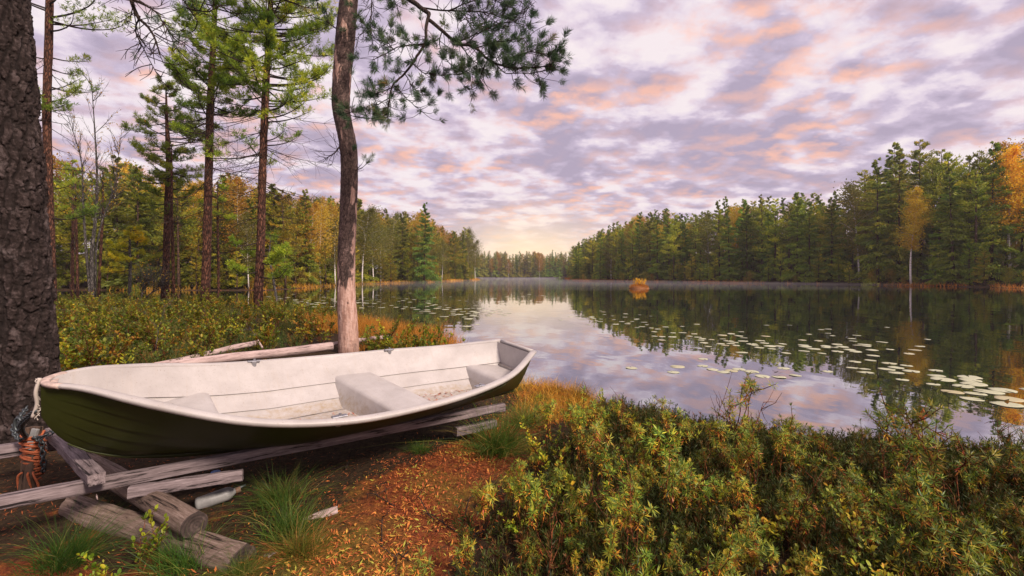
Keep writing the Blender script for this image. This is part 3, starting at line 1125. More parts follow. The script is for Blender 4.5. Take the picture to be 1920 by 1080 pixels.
def sweep(mb, path, prof, closed=False, tint=.1, taper=None):
    """sweep a flat-topped rim profile (outwards, up) along a near-level path"""
    k = len(path)
    tg = unit(np.gradient(path, axis=0))
    out = np.cross(tg, [0, 0, 1.0])
    out = unit(out)
    up = np.cross(out, tg)
    tp_ = np.ones(k) if taper is None else taper
    V = path[:, None] + tp_[:, None, None] * (out[:, None] * np.array([a for a, _ in prof])[None, :, None] + up[:, None] * np.array([c for _, c in prof])[None, :, None])
    n = len(prof)
    i = np.arange(k - 1)[:, None]
    j = np.arange(n)[None]
    q = np.stack([i * n + j, i * n + (j + 1) % n, (i + 1) * n + (j + 1) % n, (i + 1) * n + j], -1).reshape(-1, 4)
    V = V.reshape(-1, 3)
    tr = [(0, a + 1, a) for a in range(1, n - 1)] + [((k - 1) * n, (k - 1) * n + a, (k - 1) * n + a + 1) for a in range(1, n - 1)]
    mb.add(V, q, tr, tint)


PROF = [(.034 * cos(a) * (1 if cos(a) > 0 else 1.05), .010 + (.016 if sin(a) > 0 else .034) * sin(a)) for a in np.linspace(0, 2 * pi, 14, endpoint=False)]
sweep(rim, path, PROF, taper=np.clip(.55 + .45 * path[:, 0] / .5, .55, 1))
tp = np.array([bpt(1.0, v, pch(1., bT, bS) + .004 * 0) for v in np.linspace(pch(1., bT, bB) - .02, -pch(1., bT, bB) + .02, 6)])
sweep(rim, tp[::-1], [(a * .75, c) for a, c in PROF])
rim.build('gunwale_rim', RIMW, boat, smooth=True)
cap = MB()
ct = np.linspace(.014, .024, 4)
cpath = np.array(rimpts(1, ct[::-1], .006) + [bpt(.0055, .055, pch(0., bT, bS) + .001), bpt(.0035, 0, pch(0., bT, bS) + .002), bpt(.0055, -.055, pch(0., bT, bS) + .001)] + rimpts(-1, ct, .006))
sweep(cap, cpath, [(a * 1.08, c * 1.10) for a, c in PROF], taper=np.clip(.55 + .45 * cpath[:, 0] / .5, .55, 1))
V = [bpt(t, sgn * (pch(t, bT, bB) - .02), pch(t, bT, bS) - .006) for t in np.linspace(.006, .018, 4) for sgn in (-1, 1)]
cap.add(np.array(V), [(2 * i, 2 * i + 2, 2 * i + 3, 2 * i + 1) for i in range(3)])
tag(cap.build('bow_cap', WORN, boat, smooth=True), 'worn bow cap with bare brown laminate')
# stem guard rope of frayed pale fibre
fr = MB()
fr.tube(smooth_curve([bpt(-.002, 0, .70), bpt(-.006, .012, .62), bpt(-.005, .0, .54), bpt(-.010, -.01, .46)], 6), .010, 8, bump=.3)
for k in range(14):
    z = RNG.uniform(.45, .70)
    st = bpt(-.004, RNG.normal(0, .012), z)
    fr.tube(smooth_curve([st, st + RNG.normal(0, .010, 3), st + RNG.normal(0, .012, 3) - [0.006, 0, .03]], 3), .0028, 5)
fr.build('frayed_stem_rope', simple('frayed_fibre', (.48, .42, .37), .9), boat, smooth=True)


def halfw(t, wv):
    B, S, K, p = bsec(t)
    x = np.clip((wv - .012 - K) / (S - K), 0.0, 1) ** (1 / p)
    return max(B * x - .032, .02)


def seat(prof, name, skew=0.0):
    b = MB()
    vs = np.linspace(-1, 1, 13)
    V = []
    tin = []
    for (t, wv) in prof:
        hw = halfw(t, wv)
        for x in vs:
            V.append(bpt(t + skew * x, x * hw * 1.02, wv))
            tin.append(.12 if wv > .2 else .56)
    n = len(vs)
    i = np.arange(len(prof) - 1)[:, None]
    j = np.arange(n - 1)[None]
    q = np.stack([i * n + j, i * n + j + 1, (i + 1) * n + j + 1, (i + 1) * n + j], -1).reshape(-1, 4)
    b.add(np.array(V), q, None, np.array(tin))
    return b.build(name, LINER, boat, smooth=True)


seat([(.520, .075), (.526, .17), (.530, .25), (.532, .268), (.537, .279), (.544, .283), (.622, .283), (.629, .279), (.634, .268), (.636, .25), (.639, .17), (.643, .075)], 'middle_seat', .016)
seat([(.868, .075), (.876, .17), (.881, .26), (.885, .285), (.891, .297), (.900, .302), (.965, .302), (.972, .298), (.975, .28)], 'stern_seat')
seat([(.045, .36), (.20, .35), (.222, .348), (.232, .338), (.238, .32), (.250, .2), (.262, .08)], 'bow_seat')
# oarlock sockets on the rim
for (t, sd) in ((.338, -1), (.685, -1), (.392, 1), (.722, 1)):
    b = MB()
    c = bpt(t, sd * (pch(t, bT, bB) - .026), pch(t, bT, bS))
    ax, ay, az = np.eye(3)
    b.box(c + [0, 0, .030], ax, ay, az, .052, .020, .005, bev=.003)
    b.tube([c + [0, sd * .018, .030], c + [0, sd * .018, -.045]], .019, 10)
    b.tube([c + [0.004, 0, .03], c + [.004, 0, .05]], .010, 8)
    b.build('oarlock_socket', STEEL, boat, smooth=False)
# drainage line and leaves lying in the boat
lt = MB()
n = 300
tq = np.concatenate([RNG.uniform(.40, .52, 120), RNG.uniform(.65, .87, 180)])
vq = np.concatenate([RNG.normal(.10, .11, 120), RNG.normal(-.12, .16, 180)])
P = bpt(tq, np.clip(vq, -.35, .4), .092 + RNG.random(n) * .006)
lt.leaves(P, RNG.normal(size=(n, 3)) * [1, 1, .12], np.tile([0, 0, 1.0], (n, 1)) + RNG.normal(0, .2, (n, 3)), RNG.uniform(.02, .07, n), RNG.uniform(.004, .012, n), RNG.uniform(.1, .7, n))
o = lt.build('leaf_litter', LITTER)
o.matrix_world = mw
tag(o, 'scattered pine needles and red leaf bits lying on the boat floor', 'leaf litter', kind='stuff')
# faded script name on the near side of the hull, near the stern
sc = MB()
scr = [[(0.00, .30), (.06, .42), (.02, .50), (-.03, .44), (.03, .26), (.06, .12), (-.02, .02), (-.08, .10)],
       [(.10, .10), (.15, .20), (.19, .12), (.15, .06), (.11, .12), (.20, .10), (.24, .22), (.25, .06), (.29, .20), (.33, .20), (.33, .07), (.38, .2)],
       [(.40, .08), (.44, .20), (.48, .10), (.44, .06), (.50, .09), (.54, .21), (.57, .08)],
       [(.66, .44), (.78, .48), (.92, .44)], [(.80, .46), (.78, .2), (.72, .04)],
       [(.84, .08), (.88, .20), (.90, .08), (.95, .2), (.98, .09), (1.03, .2), (1.05, .07), (1.10, .1), (1.14, .22), (1.18, .08)],
       [(1.24, .4), (1.22, .1), (1.28, .06)], [(1.16, .3), (1.34, .34)], [(-.1, -.06), (.4, -.02), (.9, -.04), (1.2, .0)]]
for ln in scr:
    pts = []
    for (a, c) in smooth_curve([(x, y, 0) for x, y in ln], 5)[:, :2]:
        t = .735 + a * .105
        x = .80 + c * .27
        B, S, K, p = bsec(t)
        fr_ = (x - .78) / .22
        pts.append(bpt(t, B * x + .009 * (1 - fr_) * min(1, B / .4) + .001, K + (S - K) * x ** p))
    sc.tube(np.array(pts), .0028, 4)
sc.build('hull_lettering', SCRIPT_M, boat)
# chain in the bow
def chain(mb, pts, ln=.045, r=.0055):
    pts = np.asarray(pts, float)
    s = np.concatenate([[0], np.cumsum(np.linalg.norm(np.diff(pts, axis=0), axis=1))])
    k = int(s[-1] / (ln * .72))
    for i in range(k):
        c0 = np.array([np.interp((i + .5) * s[-1] / k, s, pts[:, a]) for a in range(3)])
        c1 = np.array([np.interp((i + .6) * s[-1] / k, s, pts[:, a]) for a in range(3)])
        d = unit(c1 - c0)
        sdv = unit(np.cross(d, [0.3, .2, 1.0]))
        up = np.cross(d, sdv)
        y = sdv if i % 2 else up
        loop = [c0 + d * ln * .5 * cos(a) + y * ln * .32 * sin(a) for a in np.linspace(0, 2 * pi, 13)]
        mb.tube(loop, r, 6, cap=False)


cb_ = MB()
chain(cb_, [B2W(.10, .02, .375), B2W(.13, -.10, .37), B2W(.155, -.06, .365), B2W(.17, -.17, .365)], .05, .007)
tag(cb_.build('mooring_chain', DARKSTEEL, smooth=True), 'short dark chain lying on the bow seat inside the boat', 'chain')

# ------------------------------------------------------------------ rails, logs, rope and litter under the boat
RD = unit([.833, .553, 0])
RP = np.array([-1.85, 3.287, 0])
RNn = np.array([RD[1], -RD[0], 0])
UP = np.array([0, 0, 1.0])


def beam(name, c, axis, half, ht, wd, label, cat='timber beam', mat_=None, roll=0.0, group=None, bev=.006):
    axis = unit(axis)
    side = unit(np.cross(axis, UP))
    up = np.cross(side, axis)
    side, up = side * cos(roll) + up * sin(roll), up * cos(roll) - side * sin(roll)
    b = MB()
    ax, ay, az = np.eye(3)
    nseg = 14
    prof = [(-wd + bev, -ht), (wd - bev, -ht), (wd, -ht + bev), (wd, ht - bev), (wd - bev, ht), (-wd + bev, ht), (-wd, ht - bev), (-wd, -ht + bev)]
    V = []
    xs = np.linspace(-half, half, nseg)
    for i, x in enumerate(xs):
        for (y, z) in prof:
            V.append([x + (RNG.normal(0, .003) if i in (0, nseg - 1) else 0), y + RNG.normal(0, .0018), z + RNG.normal(0, .0018)])
    n = 8
    i = np.arange(nseg - 1)[:, None]
    j = np.arange(n)[None]
    q = np.stack([i * n + j, i * n + (j + 1) % n, (i + 1) * n + (j + 1) % n, (i + 1) * n + j], -1).reshape(-1, 4)
    tr = [(0, a + 1, a) for a in range(1, 7)] + [((nseg - 1) * n, (nseg - 1) * n + a, (nseg - 1) * n + a + 1) for a in range(1, 7)]
    b.add(V, q, tr)
    o = b.build(name, mat_ or TIMBER)
    M = np.stack([axis, side, up], 1)
    o.matrix_world = Matrix([[*M[0], c[0]], [*M[1], c[1]], [*M[2], c[2]], [0, 0, 0, 1]])
    tag(o, label, cat, group)
    return o


r0 = RP - RD * 2.3
r1 = RP + RD * 2.14
rc = (r0 + r1) / 2 + UP * .402 - RNn * .03
nr = beam('timber_rail', rc, RD, np.linalg.norm(r1 - r0) / 2, .038, .030, 'long grey weathered timber rail under the near side of the boat', 'timber rail')
fc = np.array([-3.64, 3.60, .37]) + RD * .9
beam('timber_rail', fc, RD, 2.3, .05, .03, 'grey timber rail behind the bow beside the big trunk', 'timber rail')
a, bpos = np.array([-2.50, 2.74, .475]), np.array([-3.66, 3.62, .46])
beam('timber_crossbeam', (a + bpos) / 2, a - bpos, np.linalg.norm(a - bpos) / 2, .035, .042, 'short square timber laid across both rails under the bow', 'timber beam')
e0, e1 = G(242, 921, .35), G(455, 889, .35)
beam('timber_offcut', (e0 + e1) / 2 - UP * .005, e1 - e0, np.linalg.norm(e1 - e0) / 2, .036, .030, 'short pale board fixed along the outside of the near rail', 'board', roll=.12)
sb = G(875, 800, .26)
beam('timber_block', sb + RD * .12 - RNn * .05 - UP * .04, RD, .22, .04, .05, 'grey timber block propping the stern end of the near rail', 'timber block')


def log(name, a, b, r0, r1, label, material=LOGWOOD, bump=.10, ends=True, wob=.01, cat='log', nseg=26, ring=22):
    a = np.asarray(a, float)
    b = np.asarray(b, float)
    L = np.linalg.norm(b - a)
    ax = (b - a) / L
    side = unit(np.cross(ax, UP))
    up = np.cross(side, ax)
    M = np.stack([ax, side, up], 1)
    t = thing(name, label, cat)
    t.matrix_world = Matrix([[*M[0], a[0]], [*M[1], a[1]], [*M[2], a[2]], [0, 0, 0, 1]])
    bpy.context.view_layer.update()
    mb = MB()
    s = np.linspace(0, 1, nseg)
    pts = np.stack([s * L, wob * np.sin(s * 5 + RNG.random() * 6), wob * np.sin(s * 4 + RNG.random() * 6)], -1)
    mb.tube(pts, r0 + (r1 - r0) * s, ring, bump=bump, bf=(1.3, 2.5), cap=False)
    mb.build('log_body', material, t, smooth=True)
    V, _ = mb.arrays()
    eb = MB()
    for (ring_v, ctr, x, flip) in ((V[:ring], pts[0], -1, True), (V[-ring:], pts[-1], 1, False)):
        rows = [ctr + (ring_v - ctr) * f + np.array([x * d, 0, 0]) for f, d in ((1.0, 0), (.96, .006), (.6, .004), (.25, -.002))]
        VV = np.concatenate(rows + [[ctr]])
        q = [(k * ring + j, k * ring + (j + 1) % ring, (k + 1) * ring + (j + 1) % ring, (k + 1) * ring + j) for k in range(3) for j in range(ring)]
        tr = [(3 * ring + j, 3 * ring + (j + 1) % ring, 4 * ring) for j in range(ring)]
        if flip:
            q = [x_[::-1] for x_ in q]
            tr = [x_[::-1] for x_ in tr]
        eb = MB()
        eb.add(VV, q, tr)
        eb.build('cut_end', ENDGRAIN if ends is True else ends, t, smooth=False)
    return t


# log carrying the rails, sawn end facing out
la = G(368, 986, .25)
log('support_log', la, la + unit([-1.1, .66, .01]) * 1.9, .072, .070, 'thick grey sawn log lying crosswise under the rails', LOGWOOD, .2)
lb2 = G(452, 1058, .10)
log('half_buried_log', lb2, lb2 + unit([-1.05, .40, .03]) * 1.6, .088, .075, 'lower barked log half sunk in the ground, dark sawn end nearest', LOGWOOD, .24)
g1 = G(632, 962, .10)
log('broken_branch', g1, g1 + unit([-.62, -.36, -.10]) * .42, .035, .042, 'small pale broken log end poking from the red moss', PALELOG, .30, PALELOG, .012)
g2 = G(500, 1050, .09)
log('broken_branch', g2, g2 + unit([.5, .6, -.12]) * .34, .03, .038, 'stub of pale rotten wood beside the lowest sawn log', PALELOG, .3, PALELOG)
# logs behind the boat
y0 = 8.3
log('fallen_log', W(622, 647, 8.3), W(300, 690, 6.7), .078, .065, 'long grey fallen log lying behind the boat left of the peeled pine', PALELOG, .12, PALELOG, .02)
log('fallen_log', W(484, 645, 8.1), W(290, 684, 7.1), .048, .055, 'thinner split fallen log leaning on the long grey one', PALELOG, .25, PALELOG, .02)
log('fallen_log', W(732, 631, 9.6), W(600, 650, 8.9), .042, .045, 'slim pale fallen log reaching out behind the peeled pine', PALELOG, .2, PALELOG, .02)
log('broken_branch', W(492, 652, 8.0), W(484, 638, 8.05), .017, .012, 'short upright stub beside the split fallen log', PALELOG, .2, PALELOG, .0)

# stake with orange rope
sb0 = G(57, 922, .08)
stake = thing('mooring_stake', 'wooden stake with pale face between the rails, wound with orange rope', 'stake', tuple(sb0))
b = MB()
b.box([0, 0, .23], np.array([0, .12, .99]), np.array([1., 0, 0]), np.array([0, -.99, .12]), .25, .045, .028, bev=.006)
b.build('post', wood('dark_stake_wood', [(.03, .02, .015), (.08, .05, .035), (.15, .10, .07)], 1, 'z'), stake)
b = MB()
b.box([.028, -.012, .40], np.array([.22, .1, .97]), np.array([.97, 0, -.22]), np.array([0, -1, .1]), .075, .022, .012, bev=.003)
b.build('pale_plate', WHITEPL, stake)
rb = MB()
for lay in range(3):
    turns = 17 if lay < 2 else 9
    k = turns * 16
    th = np.linspace(0, turns * 2 * pi, k) + lay
    zz = np.linspace(.42, .10 if lay < 2 else .2, k) + .012 * np.sin(th * .53 + lay) + .018 * np.sin(th + lay * 2)
    rr = .048 + .007 * lay + .006 * np.sin(th * .37 + lay)
    wid = np.interp(zz, [0, .12, .3, .45], [.9, .95, 1.05, 1.12])
    rb.tube(np.stack([rr * 1.15 * wid * np.cos(th), rr * .75 * wid * np.sin(th) + .02, zz], -1), .0075, 6)
for (x0, dxx) in ((.05, .05), (-.02, -.03), (.02, .02)):
    rb.tube(smooth_curve([(x0, -.03, .16), (x0 + dxx * .6, -.05, .14), (x0 + dxx, -.04, .07), (x0 + dxx * .8, -.03, .0), (x0 + dxx * .1, -.04, .03)], 6), .0075, 6)
ro = rb.build('rope_coil', ROPE_M, smooth=True, loc=tuple(sb0))
tag(ro, 'bundle of orange rope wound round the wooden stake by the bow', 'rope')
# heavy chain from the stem round the stake to the trunk
cb2 = MB()
st = B2W(-.006, 0, .50)
s_top = sb0 + [0.01, -.04, .43]
mid1 = (st + s_top) / 2 + [-.03, -.03, -.02]
chain(cb2, smooth_curve([st, mid1 + [0, 0, .03], s_top, s_top + [.10, 0, -.02], s_top + [.12, 0, -.1], s_top + [.13, .0, -.2], s_top + [.11, .02, -.27]], 8), .045, .006)
chain(cb2, smooth_curve([s_top, s_top + [-.06, .02, -.03], s_top + [-.14, .06, -.02], s_top + [-.24, .14, .03], s_top + [-.42, .4, .1]], 8), .045, .006)
chain(cb2, smooth_curve([s_top + [.10, -.02, -.02], s_top + [.17, .0, .02], s_top + [.26, .03, .03]], 8), .045, .006)
cb2.tube([mid1 + np.array([.0, -.02, .04]) + .042 * np.array([cos(a) * .5, 0, sin(a)]) for a in np.linspace(0, 2 * pi, 17)], .008, 8, cap=False)
tag(cb2.build('mooring_chain', DARKSTEEL, smooth=True), 'dark mooring chain hanging from the bow and looped round the rope stake', 'chain')
# plastic bottle and blue can lying under the rail
bo = G(368, 958, .10)
bt = thing('plastic_bottle', 'grubby white plastic bottle lying in the dark under the rail', 'bottle')
d = unit(G(428, 936, .13) - bo)
side = unit(np.cross(d, UP))
M = np.stack([d, side, np.cross(side, d)], 1)
bt.matrix_world = Matrix([[*M[0], bo[0]], [*M[1], bo[1]], [*M[2], bo[2]], [0, 0, 0, 1]])
bpy.context.view_layer.update()
b = MB()
b.tube([(0, 0, .04), (.008, 0, .04), (.02, 0, .04), (.19, 0, .04), (.21, 0, .04), (.235, 0, .04), (.24, 0, .04)], [.02, .042, .045, .045, .038, .018, .017], 18)
b.build('body', WHITEPL, bt, smooth=True)
b = MB()
b.tube([(.24, 0, .04), (.27, 0, .04)], .02, 14)
b.build('cap', simple('rusty_cap', (.16, .09, .06), .7), bt)
b = MB()
b.tube(smooth_curve([(.19, -.05, .03), (.25, -.07, .03), (.30, -.05, .035), (.27, -.03, .04), (.20, -.04, .04), (.12, -.06, .02), (.05, -.07, .0)], 6), .006, 6)
tag(b.build('handle_cord', DARKSTEEL, bt, smooth=True))
bc = G(343, 935, .14)
b = MB()
b.tube([(0, 0, 0), (0, 0, .01), (0, 0, .09), (0, 0, .1)], [.03, .036, .036, .03], 16)
o = b.build('blue_can', BLUEPL, smooth=True, loc=tuple(bc + np.array([0, .35, -.06])))
tag(o, 'small blue can half hidden in the dark behind the short board', 'can')
b = MB()
cs = G(190, 950, .12)
b.tube(smooth_curve([cs + [-.08, .05, .06], cs + [-.02, 0, .02], cs + [.04, -.03, -.01], cs + [.1, -.05, -.02]], 6), [.004] + [.011] * 17 + [.004], 6, squash=.4)
tag(b.build('fallen_stick', PALELOG, smooth=True), 'pale curved stick lying under the near rail by the crossbeam', 'stick')

# ------------------------------------------------------------------ near and middle-distance trees


def worley(u, v, per_u):
    """distance between the two nearest cell points (plates); u wraps at per_u"""
    rng = np.random.default_rng(11)
    gx, gy = rng.random((per_u, 512)), rng.random((per_u, 512))
    iu = np.floor(u).astype(int)
    iv = np.floor(v).astype(int)
    f1 = np.full(u.shape, 9.)
    f2 = np.full(u.shape, 9.)
    cid = np.zeros(u.shape)
    for a in (-1, 0, 1):
        for c in (-1, 0, 1):
            cu, cv = iu + a, iv + c
            x = cu + gx[cu % per_u, cv % 512]
            y = cv + gy[cu % per_u, cv % 512]
            d = np.hypot(u - x, v - y)
            cid = np.where(d < f1, gx[cu % per_u, (cv + 77) % 512], cid)
            n1 = np.minimum(f1, d)
            f2 = np.minimum(np.maximum(f1, d), f2)
            f1 = n1
    return f2 - f1, cid


def bark_trunk(mb, path, rad, nring, per_u, vlen, depth, step, fine=.004):
    """trunk with modelled bark plates"""
    path = smooth_curve(path, 10)
    s = np.concatenate([[0], np.cumsum(np.linalg.norm(np.diff(path, axis=0), axis=1))])
    k = int(s[-1] / step)
    ss = np.linspace(0, s[-1], k)
    pts = np.stack([np.interp(ss, s, path[:, i]) for i in range(3)], -1)
    r = np.interp(ss, np.linspace(0, s[-1], len(rad)), rad)
    th = np.arange(nring) / nring
    TH, SS = np.meshgrid(th, ss)
    warp = fbm(TH * 9 + 3, SS * 6, 3) * .9
    w2 = fbm(TH * 40 + 7, SS * 26, 3) * .8
    e1, c1 = worley(TH * per_u + warp * 1.5 + w2 * .6, SS / vlen + warp + w2, per_u)
    e2, c2 = worley(TH * per_u * 2 + warp * 2 - w2, SS / vlen * 2.1 + w2 * 1.2 + 40, per_u * 2)
    pl = np.clip(e1 * 3.4, 0, 1) * (.55 + .45 * np.clip(e2 * 4, 0, 1)) * (.45 + .55 * c1)
    hgt = depth * (1.5 * pl - .7 + .5 * c2 * np.clip(e1 * 4, 0, 1)) + fine * fbm(TH * 60, SS * 40, 3) * 2 + depth * .5 * fbm(TH * 14 + 50, SS * 9, 2) * 2
    V = pts[:, None] + (r[:, None] + hgt)[..., None] * np.stack([np.sin(2 * pi * TH), -np.cos(2 * pi * TH), 0 * TH], -1)
    i = np.arange(k - 1)[:, None]
    j = np.arange(nring)[None]
    q = np.stack([i * nring + j, i * nring + (j + 1) % nring, (i + 1) * nring + (j + 1) % nring, (i + 1) * nring + j], -1).reshape(-1, 4)
    mb.add(V.reshape(-1, 3), q, None, pl.ravel())


def plate_bark(name, crack, cols, lichen):
    m, t = mat(name)
    at = t.add('ShaderNodeAttribute', attribute_name='tint')
    tcn = t.add('ShaderNodeTexCoord')
    n = t.noise(tcn.outputs['Object'], 30, 6, .7)
    n2 = t.noise(tcn.outputs['Object'], 7, 5, .65)
    f = t.math('ADD', t.math('MULTIPLY', n, .55), t.math('MULTIPLY', n2, .45))
    c = t.ramp(f, [(.34, cols[0]), (.5, cols[1]), (.64, cols[2])])
    c = t.mix(t.math('MULTIPLY_ADD', at.outputs['Fac'], 1.6, .1, clamp=True), crack, c)
    c = t.mix(t.math('MULTIPLY_ADD', t.math('SUBTRACT', n2, .58), 6, 0, clamp=True), c, lichen)
    b = t.add('ShaderNodeBump', {'Strength': .9, 'Distance': .012, 'Height': n})
    p = t.add('ShaderNodeBsdfPrincipled', {'Base Color': c, 'Roughness': .9, 'Normal': b.outputs[0], 'Specular IOR Level': .15})
    finish(t, p.outputs[0])
    return m


BIGBARK = plate_bark('plated_pine_bark', (.012, .009, .008, 1), [(.012, .008, .007), (.030, .021, .019), (.10, .074, .070)], (.115, .092, .09, 1))

big = thing('pine_tree', 'massive dark plated pine trunk at the left frame edge behind the bow', 'pine tree', tuple(W(52, 830, 4.36)))
bigo = np.array(big.location)
YB = 4.36
pa = [W(44, 860, YB), W(41, 800, YB), W(41, 680, YB), W(33, 480, YB), W(21, 300, YB), W(7, 120, YB), W(-5, -60, YB), W(-13, -300, YB), W(-23, -900, YB), W(-29, -1400, YB)]
mb = MB()
bark_trunk(mb, np.array(pa) - bigo, np.array([58, 48, 44, 43, 42, 42, 41, 40, 34, 24]) / F * YB * .95, 230, 20, .24, .020, .0075)
mb.build('trunk', BIGBARK, big, smooth=True)


def peeled():
    m, t = mat('half_peeled_pine_bark')
    tcn = t.add('ShaderNodeTexCoord')
    at = t.add('ShaderNodeAttribute', attribute_name='tint')
    ob = tcn.outputs['Object']
    sp = t.add('ShaderNodeSeparateXYZ', {0: ob})
    mpz = t.add('ShaderNodeMapping', {0: ob, 3: (1, 1, .30)})
    n1 = t.noise(mpz.outputs[0], 5.5, 5, .6, .6)
    n2 = t.noise(ob, 34, 5, .7)
    mps = t.add('ShaderNodeMapping', {0: ob, 3: (9, 9, .9)})
    n3 = t.noise(mps.outputs[0], 3.5, 5, .65, .3)
    barkc = t.ramp(t.math('MULTIPLY_ADD', n2, .6, t.math('MULTIPLY', n1, .4)), [(.34, (.034, .022, .019)), (.5, (.10, .066, .057)), (.66, (.26, .175, .155))])
    barkc = t.mix(t.math('MULTIPLY_ADD', at.outputs['Fac'], 1.5, .15, clamp=True), (.02, .013, .012, 1), barkc)
    bare = t.ramp(n3, [(.32, (.25, .135, .10)), (.5, (.44, .275, .22)), (.7, (.58, .41, .35))])
    bare = t.mix(t.math('MULTIPLY_ADD', t.math('SUBTRACT', n2, .60), 8, 0, clamp=True), bare, (.07, .04, .035, 1))
    # bare wood: all round below about 1.3 m, and in long torn strips on the right side above
    z = sp.outputs[2]
    low = t.math('MULTIPLY_ADD', t.math('SUBTRACT', 2.35, z), .55, 0, clamp=True)
    rt = t.math('MULTIPLY', t.math('MULTIPLY_ADD', t.math('SUBTRACT', sp.outputs[0], .045), 9, 0, clamp=True), t.math('MULTIPLY_ADD', t.math('SUBTRACT', 3.6, z), 1.5, 0, clamp=True))
    hi = t.math('MULTIPLY_ADD', t.math('SUBTRACT', z, 3.3), .5, 0, clamp=True)
    f = t.math('MAXIMUM', t.math('MAXIMUM', low, t.math('MULTIPLY', rt, .75)), t.math('MULTIPLY', hi, .34))
    f = t.math('ADD', f, t.math('MULTIPLY', t.math('SUBTRACT', n1, .5), 2.6))
    f = t.math('MULTIPLY_ADD', t.math('SUBTRACT', f, .42), 9, 0, clamp=True)
    c = t.mix(f, barkc, bare)
    hb_ = t.math('ADD', t.math('MULTIPLY', n2, .6), t.math('MULTIPLY', t.math('SUBTRACT', 1.0, f), 1.2))
    b = t.add('ShaderNodeBump', {'Strength': .8, 'Distance': .015, 'Height': hb_})
    p = t.add('ShaderNodeBsdfPrincipled', {'Base Color': c, 'Roughness': .85, 'Normal': b.outputs[0], 'Specular IOR Level': .2})
    finish(t, p.outputs[0])
    return m


YC = 9.0
cen = thing('pine_tree', 'half peeled pine with pinkish bare trunk rising behind the middle of the boat', 'pine tree', tuple(W(654, 664, YC)))
co = np.array(cen.location)
cpx = [(655, 690), (654, 655), (652, 600), (649, 540), (650, 470), (653, 400), (655, 330), (653, 275), (643, 225), (639, 195), (641, 150), (646, 90), (650, 40), (654, 0), (660, -60), (664, -200), (660, -420), (664, -640)]
crad = np.array([19, 17.5, 16, 15.5, 15.2, 15.2, 15.8, 16.6, 17.4, 16, 14.6, 14.2, 14, 13.6, 13, 11, 8, 3]) / F * YC
mb = MB()
bark_trunk(mb, np.array([W(x, y, YC) for x, y in cpx]) - co, crad, 96, 13, .15, .005, .016, .003)
mb.build('trunk', peeled(), cen, smooth=True)


def shoot_needles(mb, P, ax, ls, n, nl, wd, tn):
    """needle brushes along shoots: P base, ax axis, ls shoot length"""
    k = len(P)
    P = np.repeat(P, n, 0)
    A = np.repeat(unit(ax), n, 0)
    Ls = np.repeat(ls, n)
    t = RNG.uniform(.12, 1.0, k * n)
    r = dirs(k * n)
    r = unit(r - A * (r * A).sum(1)[:, None])
    sp = RNG.uniform(.45, 1.0, k * n)[:, None]
    D = unit(A * (1.15 - .55 * sp) + r * sp * .95 + [0, 0, .10])
    mb.leaves(P + A * (Ls * t)[:, None], D, dirs(k * n), nl * RNG.uniform(.75, 1.2, k * n), wd, np.clip(np.repeat(tn, n) + RNG.normal(0, .1, k * n), 0, 1))


